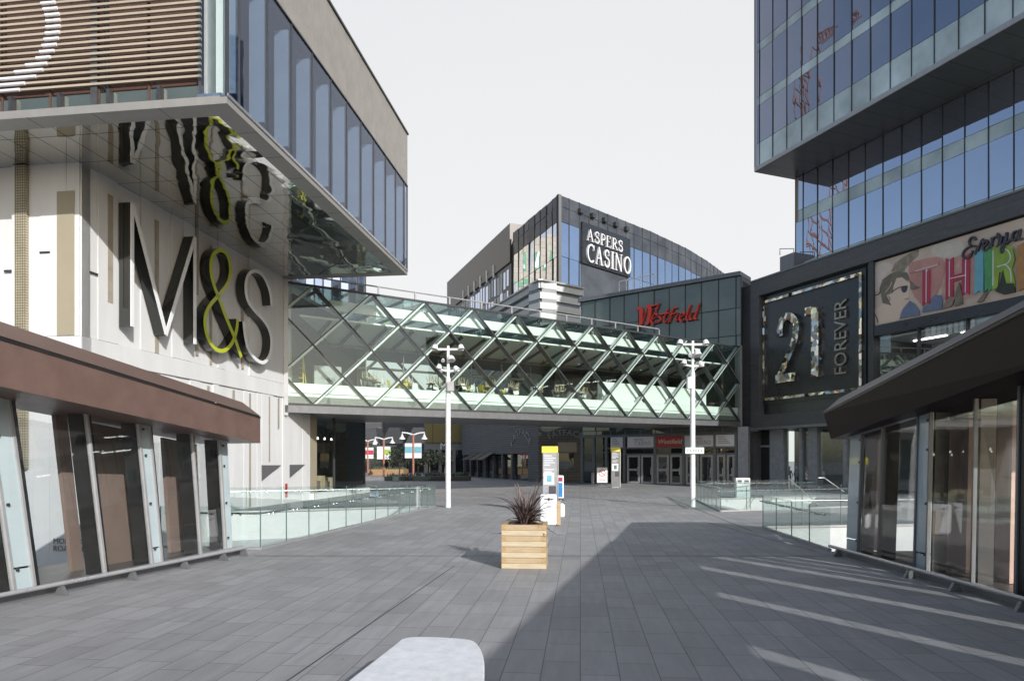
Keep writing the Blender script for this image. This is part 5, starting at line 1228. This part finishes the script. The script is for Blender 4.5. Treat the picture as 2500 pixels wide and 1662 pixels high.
# ---------------------------------------------------------------- street lamps
def spot(root, p, tilt, r=.2):
    r = r*.95
    d = V(tilt).normalized()
    b = MB().lathe(p-d*.12, [(.03,0),(r*.6,.02),(r*.82,.08),(r*.9,.16),(r*1.1,.23),(r*1.1,.25),(.02,.25)], 14, d).build('lamp_head', M_silverpaint, root, smooth=True)
    MB().lathe(p-d*.12, [(r*.9,.252),(.03,.256)], 14, d).build('lens', M_galv, b)
def lamp(px, top_py, base_py, box, plate, label):
    g = G(px, base_py); Y = g.y; t = thing('street_lamp', label, 'street lamp', g); H_ = EYE+(HY-top_py)/FOC*Y
    z = lambda py: EYE+(HY-py)/FOC*Y
    MB().lathe(g, [(.135,0),(.13,.3),(.12,z(top_py+80))], 18).build('pole', M_silverpaint, t, smooth=True)
    MB().lathe(g+V((0,0,z(top_py+80))), [(.12,0),(.075,.12),(.07,H_-z(top_py+80))], 14).build('upper_pole', M_silverpaint, t, smooth=True)
    za = z(top_py+9); MB().tube([g+V((-.75,0,za)), g+V((.75,0,za))], .06, 8).build('cross_arm', M_silverpaint, t)
    for sx in (-1,1): spot(t, g+V((sx*.62,-.05,za+.12)), (sx*.2,-.25,-1), .16)
    zb_ = z(top_py+60); MB().tube([g+V((-.45,0,zb_+.05)), g+V((0,0,zb_-.05)), g+V((.55,0,zb_+.0))], .055, 8).build('lower_arm', M_silverpaint, t)
    spot(t, g+V((-.42,-.05,zb_+.2)), (-.2,-.1,-1), .14); spot(t, g+V((.38,-.05,zb_+.1)), (.6,-.1,-.7), .14); spot(t, g+V((.16,-.25,z(top_py+32))), (.15,-.35,-1), .2)
    spot(t, g+V((-.22,-.25,z(top_py+36))), (.1,-1,-.5), .08)
    x0, x1, y0, y1 = box; MB().wbox(g.x+x0, g.x+x1, g.y-.3, g.y+.0, z(y1), z(y0)).build('control_box', M_galv if x1 > .2 else M_silverpaint, t, bevel=.015)
    if plate:
        x0, x1, y0, y1 = plate; pl = MB().wbox((x0-HX)/FOC*Y, (x1-HX)/FOC*Y, g.y-.2, g.y-.17, z(y1), z(y0)).build('street_name_plate', mat('pale_plate', (.62,.78,.78), .5), t)
        F_ = Fr(((x0-HX)/FOC*Y,g.y-.2),(1,0)); [B(F_, .08+q*.13, .16+q*.13, .001, .004, z(y1)+.09, z(y1)+.2, 'plate_mark', M_voidfloor, t) for q in range(6)]
lamp(1094, 844, 1238, (-.02,.30,933,956), None, 'white pole lamp with clustered spotlights left of the planter before the bridge')
lamp(1691, 832, 1237, (-.32,-.05,922,949), (1671,1716,1092,1107), 'white pole lamp carrying a pale street name plate beside the right balustrade')
def banner_lamp(px, Y, top_py, w_px, mb1, mb2, label, base_h=0):
    x = (px-HX)/FOC*Y; z = EYE+(HY-top_py)/FOC*Y; t = thing('banner_lamp', label, 'street lamp', (x,Y,0), 'double lamps with banners down the shaded street')
    k = Y/FOC; a = w_px*k/2
    M_rp = MATS.get('rust_pole') or mat('rust_pole', (.34,.14,.09), .6)
    MB().tube([(x,Y,0),(x,Y,z-.2)], .13, 10).build('pole', M_rp, t)
    for sx in (-1,1):
        MB().tube([(x,Y,z-.25),(x+sx*a*.5,Y,z-.05),(x+sx*a,Y,z+.02),(x+sx*a,Y,z-.3)], .09, 8).build('arm', M_silverpaint, t)
        MB().lathe((x+sx*a,Y,z-.75), [(.36,0),(.34,.1),(.16,.3),(.1,.5)], 12).build('lamp_head', M_silverpaint, t)
        q = MB().wbox(x+sx*a*.42-.42, x+sx*a*.42+.42, Y-.05, Y-.02, z-2.9, z-1.2).build('banner', M_paper, t)
        MB().wbox(x+sx*a*.42-.40, x+sx*a*.42+.40, Y-.07, Y-.055, z-2.3, z-1.6).build('banner_print', (mb1,mb2)[sx > 0], q)
banner_lamp(1009, 78, 1056, 54, M_cyan, M_cyan, 'nearest banner lamp with two pale blue banners under the bridge')
banner_lamp(937, 92, 1068, 42, M_paper, M_lg, 'middle banner lamp with a plain and a green printed banner')
banner_lamp(898, 105, 1073, 34, M_pink, M_pink, 'farthest banner lamp with two pink banners beside the shop window')

# ---------------------------------------------------------------- street beyond the bridge
bk = thing('street_terrace', 'dark long terrace closing the shaded street beyond the bridge', 'building', (-30,150,0))
BK = Fr((-70,160), (1,-.05))
B(BK, 0, 75, -8, 0, 0, 14, 'wall', lined('grey_boards', (.10,.10,.11), (.03,.03,.03), 8, .5, rz=-.05, mortar=.05, rough=.7, cvar=.15, bump=.2), bk)
for i in range(18): B(BK, 1+i*4, 4+i*4, .02, .08, .3, 3.6, 'shop_window', M_shopglass, bk)
for i in range(18): B(BK, .8+i*4, 4.2+i*4, .09, .4, 3.7, 4.6, 'shop_fascia', [M_grey,M_dark,M_beige][i%3], bk)
bw = thing('street_building', 'dark street building with folded gable roof left of the yellow hoarding', 'building', (-20,125,0))
BW = Fr(P(880,0,125).xy, (1,.0)); B(BW, -6, 12.5, -6, 0, 0, 5.2, 'wall', M_darkint, bw)
for i in range(4): MB().prism(BW, [(-5+i*4.4,5.2),(-.9+i*4.4,5.2),(-1.6+i*4.4,8.2),(-3.5+i*4.4,8.2)], -6, .4).build('gable', M_darkint if i%2 else M_dark, bw)
for i in range(7): B(BW, -5.5+i*2.5, -3.6+i*2.5, .02, .06, .3, 3.4, 'shop_window', M_shopglass, bw)
yb = thing('hoarding', 'dull yellow hoarding panel high on the street building', 'hoarding', P(1083,1080,104))
a, c = P(1038,1080,104), P(1129,1010,104); M_oy = mat('olive_yellow', (.17,.14,.045), .6)
MB().wbox(a.x, a.x+(c.x-a.x)*.2, 104, 104.3, a.z, c.z).build('panel', M_oy, yb); MB().wbox(a.x+(c.x-a.x)*.21, c.x, 104, 104.3, a.z, c.z).build('panel', M_oy, yb)
sb_ = thing('street_building', 'grey street shop below the dull yellow hoarding', 'building', (-10,105,0))
MB().wbox(a.x-.2, c.x+1.5, 104.35, 112, 0, 12).build('wall', M_interior, sb_)
for i in range(3): MB().wbox(a.x+.4+i*2.1, a.x+2.0+i*2.1, 104.31, 104.36, .3, 3.8).build('shop_window', M_shopglass, sb_)
text_mesh(Fr((a.x+2.2,104.3),(1,0)), 'M', 0, 3.9, 1.5, .02, .06, 'lettering', M_letterwhite, sb_)
# trees, hedges, planting beds
def leafball(c, rx, rz, n, size, rnd):
    mb = MB(); c = V(c)
    for i in range(n):
        u = rnd.uniform(-1,1); th = rnd.uniform(0,6.28); r = rnd.uniform(.45,1.05)**.6*(1+.22*math.sin(3*th+u*4))
        p = c+V((math.cos(th)*math.sqrt(1-u*u)*rx*r, math.sin(th)*math.sqrt(1-u*u)*rx*r, u*rz*r))
        a = V((rnd.uniform(-1,1),rnd.uniform(-1,1),rnd.uniform(-1,1))).normalized(); b = a.cross(V((rnd.uniform(-1,1),rnd.uniform(-1,1),rnd.uniform(-1,1)))).normalized()
        s = size*rnd.uniform(.6,1.3); mb.add([p-a*s,p-b*s*.5,p+a*s,p+b*s*.5], [(0,1,2,3)])
    return mb
rnd = random.Random(21)
def tree(px, Y, h, r, m, label):
    x = (px-HX)/FOC*Y; t = thing('street_tree', label, 'tree', (x,Y,0), 'small round trees in the shaded street')
    mb = MB().tube([(x,Y,0),(x+.05,Y,h*.4),(x,Y,h*.62)], .09, 7, .05)
    for j in range(4):
        q = rnd.random()*6.28; mb.tube([(x+.02,Y,h*.5),(x+math.cos(q)*r*.6,Y+math.sin(q)*r*.6,h*.75)], .04, 5, .015)
    mb.build('trunk', M_trunk, t); leafball((x,Y,h*.74), r, r*.75, 420, .16, rnd).build('crown', m, t)
for px, Y, h, r, m, lb in ((1048,80,3.4,1.2,M_leafd,'dark round tree just left of the lamp pole'),(1020,84,3.6,1.3,M_leafd,'dark round tree behind the blue banner lamp'),(1085,82,3.3,1.0,M_leafd,'dark tree between the left lamp pole and timber shop'),(975,88,3.8,1.6,M_leafd,'broad dark tree behind the planting bed'),(925,112,4.6,2.0,M_leafg,'leafy green tree in the far sunlight left'),(950,116,4.4,1.7,M_leafg,'leafy green tree beside the rust coloured pole'),(905,118,4.8,2.1,M_leafg,'leftmost leafy green tree next to the shop window')):
    tree(px, Y, h, r, m, lb)
def bed(px0, px1, Y, h, m, mtop, label, dy=3):
    x0, x1 = (px0-HX)/FOC*Y, (px1-HX)/FOC*Y; t = thing('planting_bed', label, 'planting bed', ((x0+x1)/2,Y,0), 'raised planting beds in the street')
    MB().wbox(x0,x1,Y,Y+dy,0,h).build('bed_wall', m, t, bevel=.04)
    mb = MB()
    for i in range(int((x1-x0)*40)):
        p = V((rnd.uniform(x0+.1,x1-.1), rnd.uniform(Y+.1,Y+dy-.1), h+.02)); e = V((rnd.uniform(-.1,.1),rnd.uniform(-.1,.1),rnd.uniform(.15,.5))); s = V((rnd.uniform(-.08,.08),.03,0)); mb.add([p-s,p+s,p+e], [(0,1,2)])
    struct(mb.build('ground_cover', mtop, t), 'stuff')
bed(938,1145,74,.5,M_dark,M_leafd,'long dark seat-edged planting bed under the bridge',4)
bed(898,985,100,.9,mat('corten', (.32,.19,.10), .7),M_leafg,'rust coloured planting bed with green planting in sunlight',5)
# street bench seats light
tag(MB().wbox(P(960,0,73).x,P(975,0,73).x,72.5,73.2,.0,.5).build('planter_block', M_grey, bevel=.03), 'small grey block seat beside the long dark planting bed', 'seat')

# ---------------------------------------------------------------- plaza objects
# timber planter
rzP = R(-5); pp = G(1224,1387.5)
PF = Fr(pp.xy, (math.cos(rzP), math.sin(rzP))); PW = .95; PH = .93
pl = thing('timber_planter', 'square pine sleeper planter holding the spiky purple plant', 'planter', PF.pt(PW/2,-PW/2,0))
nl = 8; lh = PH/nl
M_wood2 = mat('pine_wood_honey', (.45,.335,.20), .6, var=.2, scale=3, stretch=(1,6,10), bump=.15, bscale=12)
for i in range(nl):
    z0, z1 = i*lh+.003, (i+1)*lh-.003; t_ = .1; long = i % 2 == 0; j = random.uniform(-.004,.004); mw = M_wood if long else M_wood2
    if long:
        B(PF, 0, PW, -t_, j, z0, z1, 'beam', mw, pl, bevel=.006); B(PF, 0, PW, -PW, -PW+t_, z0, z1, 'beam', mw, pl, bevel=.006)
        B(PF, 0+j, t_, -PW+t_, -t_, z0, z1, 'beam', mw, pl); B(PF, PW-t_, PW+j, -PW+t_, -t_, z0, z1, 'beam', mw, pl)
    else:
        B(PF, t_, PW-t_, -t_, j-.004, z0, z1, 'beam', mw, pl); B(PF, t_, PW-t_, -PW, -PW+t_, z0, z1, 'beam', mw, pl)
        for a_, c_ in ((0,t_),(PW-t_,PW)):
            bmq = B(PF, a_, c_, -PW, -.0+j, z0, z1, 'beam', mw, pl); B(PF, a_+.004, c_-.004, j, j+.003, z0+.004, z1-.004, 'end_grain', M_woodend, bmq)
B(PF, t_, PW-t_, -PW+t_, -t_, PH-.12, PH-.08, 'soil', M_soil, pl)
ph_ = thing('spiky_plant', 'purple leaved spiky plant growing in the timber planter', 'plant', PF.pt(PW/2,-PW/2,PH-.08))
rnd = random.Random(4); c = PF.pt(PW*.5,-PW/2,PH-.08)
for kk_ in range(4):
    mb = MB()
    for i in range(24):
        th = rnd.uniform(0,6.283); up = rnd.uniform(.15,1) if i % 3 else rnd.uniform(.8,1.3); Ln = rnd.uniform(.65,1.2); lean = rnd.uniform(.25,1.1)
        w_ = rnd.uniform(.018,.032); d = V((math.cos(th),math.sin(th),0)); sd_ = V((-d.y,d.x,0)); vs = []; fs = []; n = 7
        b0 = c+d*rnd.uniform(0,.12)+sd_*rnd.uniform(-.08,.08)
        for j in range(n+1):
            f = j/n; r_ = Ln*lean*.75*f**1.3; zz_ = Ln*(up*f*1.08-lean*.7*f*f)+.0
            p = b0+d*r_+V((0,0,max(zz_,-.15))); ww = w_*(1-f**2.2)*(.6+.8*min(1,f*3)); vs += [p-sd_*ww+V((0,0,ww*.5)), p, p+sd_*ww+V((0,0,ww*.5))]
        for j in range(n): k = 3*j; fs += [(k,k+1,k+4,k+3),(k+1,k+2,k+5,k+4)]
        mb.add(vs, fs)
    mb.build('leaf_cluster', M_leafp, ph_)
for sx_, lz in ((.28,.98),(.02,.9),(-.12,.8),(.12,.86)):
    mb = MB(); a = c; e = c+V((sx_,0,lz)); w_ = .022; m_ = (a+e)/2+V((sx_*-.15,0,.05))
    mb.add([a-V((w_,0,0)),a+V((w_,0,0)),m_+V((w_,0.01,0)),m_-V((w_,0,0)),e], [(0,1,2,3),(3,2,4)]); mb.build('tall_leaf', M_leafp, ph_)
# white slab bench in the foreground
bnH = .5
outl = [G(px,py,bnH) for px, py in ((983,1557),(1157,1562),(1183,1612),(1181,1662))]
Pq = [(-1.42,4.4),(-1.14,6.35),(-1.02,6.82),(-.72,6.95),(-.48,6.9),(-.30,6.6),(-.24,6.1),(-.27,4.4)]
Pq = [(G(830,1680,bnH).x-.12, G(830,1680,bnH).y-.6)]+[tuple(G(x,y,bnH).xy) for x,y in ((847,1662),(960,1575),(983,1558),(1020,1553),(1090,1555),(1150,1561),(1170,1576),(1181,1605),(1183,1640),(1181,1662))]+[(G(1181,1662,bnH).x, G(1181,1662,bnH).y-.8)]
bn = thing('slab_bench', 'white cast concrete slab bench with rounded end in the foreground', 'bench', (-.7,5.6,0))
Pq = [Pq[0]]+smooth_path(Pq[1:-1], 4)+[Pq[-1]]
sb2 = MB().slab(Pq, bnH-.16, bnH).build('seat_slab', M_bench, bn, bevel=.012)
cx_ = sum(p[0] for p in Pq)/len(Pq); cy_ = sum(p[1] for p in Pq)/len(Pq)
MB().slab([(cx_+(p[0]-cx_)*.75, cy_+(p[1]-cy_)*.85) for p in Pq], 0, bnH-.165).build('plinth', M_dark, bn)
# litter bin
g = G(1319,1283); bt_ = thing('litter_bin', 'white litter bin with black emblem behind the planter', 'bin', g+V((.3,.2,0)))
BF = Fr(g.xy, (1,-.06)); bw_ = .57; bh = 1.09
B(BF, 0, bw_, -.42, 0, .03, bh, 'body', M_letterwhite, bt_, bevel=.03); B(BF, bw_+.002, bw_+.14, -.42, -.01, .03, .85, 'timber_side', M_wood2, bt_); B(BF, .03, bw_-.03, -.4, -.03, 0, .03, 'foot', M_dark, bt_)
mb = MB().prism(BF, [(.10,.93),(.2,.955),(.24,.94),(.27,.975),(.32,.975),(.35,.94),(.39,.955),(.48,.93),(.39,.905),(.35,.915),(.31,.88),(.27,.88),(.24,.915),(.2,.905)], .001, .006); mb.build('emblem', M_ink, bt_)
for i in range(3): B(BF, .16+.02*i, .42-.02*i, .001, .004, .78-i*.05, .795-i*.05, 'text_line', M_grey, bt_)
# wayfinding totems
def totem(px0, px1, top, base, label, body, k=1):
    g = G(px0, base); Y = g.y; w_ = (px1-px0)/FOC*Y; h = EYE+(HY-top)/FOC*Y; F_ = Fr(g.xy, (1,-.02)); t = thing('wayfinding_totem', label, 'sign', g+V((w_/2,.1,0)), 'wayfinding totems with yellow heads')
    B(F_, .02, w_-.02, -.22, 0, .05, h*.90, 'body', body, t, bevel=.01); B(F_, -.02, w_+.02, -.24, .02, h*.90, h, 'yellow_head', M_yellow, t); B(F_, .06, w_-.06, -.2, -.02, 0, .05, 'foot', M_steel, t)
    B(F_, w_+.0, w_+.05, -.2, -.04, .05, h*.9, 'edge_trim', M_steel, t)
    for i, l in enumerate((.5,.75,.6,.7,.4,.0,.65,.5)):
        if l: B(F_, w_*.12, w_*(.12+l), .001, .005, h*.85-i*.1, h*.85-i*.1+.035, 'text_line', M_paper if body is not M_paper else M_grey, t)
    B(F_, w_*.08, w_*.78, .002, .012, h*.42, h*.60, 'map_panel', M_paper, t); B(F_, w_*.3, w_*.62, .013, .018, h*.46, h*.56, 'map_print', M_cyan if k else M_edge, t)
    B(F_, w_*.45, w_*.9, .002, .03, h*.28, h*.40, 'dark_screen', M_ink, t)
M_silg = mat('silver_grey_panel', (.36,.37,.40), .35, metal=.4)
totem(1324, 1361, 1089, 1250, 'taller looking silver totem with yellow head behind the litter bin', M_silg)
totem(1492, 1514, 1092, 1190, 'dark totem with yellow head before the entrance doors', M_grey, 0)
# pavement sign board, blue and red
g = G(1355,1221); F_ = Fr(g.xy, (1,-.25)); w_ = 21/FOC*g.y; ab = thing('pavement_sign', 'white pavement sign with blue and red print beside the silver totem', 'sign', g)
B(F_, 0, w_, -.08, 0, .12, 1.42, 'board', M_letterwhite, ab, bevel=.03); B(F_, .06, w_-.06, .001, .006, .2, 1.0, 'blue_print', mat('print_blue', (.04,.22,.50), .5), ab); B(F_, w_*.4, w_-.05, .007, .012, 1.08, 1.3, 'red_print', M_pink, ab)
text_mesh(F_, 'OPEN', .12, .55, .17, .007, .006, 'lettering', M_letterwhite, ab) if False else None
MB().lathe(F_.pt(w_/2,-.04,0), [(.28,0),(.26,.06),(.1,.12)], 14).build('foot', M_dark, ab)
# low white round thing beside bin
g2 = G(1372,1262); tag(MB().lathe(g2, [(.02,.0),(.10,.02),(.12,.2),(.11,.5),(.03,.56)], 14).build('waste_sack', M_letterwhite, smooth=True), 'small rounded white sack beside the timber side of the bin', 'sack')
# no smoking board and bollard
g = G(1457,1185); w_ = 26/FOC*g.y; F_ = Fr(g.xy, (1,-.1)); ns = thing('no_smoking_board', 'white board with red crossed circle standing left of the dark totem', 'sign', g)
B(F_, 0, w_, -.06, 0, .25, 1.62, 'board', M_letterwhite, ns, bevel=.04)
cxn = w_/2; MB().stroke(F_, [(cxn+.28*math.cos(q*.393), 1.12+.28*math.sin(q*.393)) for q in range(16)], .05, .001, .01, closed=True).build('red_ring', M_redsign, ns); MB().stroke(F_, [(cxn-.2,1.3),(cxn+.2,.94)], .05, .0, .013).build('red_bar', M_redsign, ns)
for i in range(2): B(F_, .2, w_-.2, .001, .005, .6-i*.12, .64-i*.12, 'text_line', M_redsign, ns)
for sx in (.12, w_-.12): B(F_, sx-.03, sx+.03, -.3, .2, 0, .04, 'foot', M_dark, ns); B(F_, sx-.02, sx+.02, -.05, -.01, .04, .26, 'leg', M_dark, ns)
g = G(1447.5,1180); tag(MB().lathe(g, [(.16,0),(.16,1.0),(.12,1.05)], 14).build('bollard', M_galv, smooth=True), 'short grey steel bollard left of the no smoking board', 'bollard')
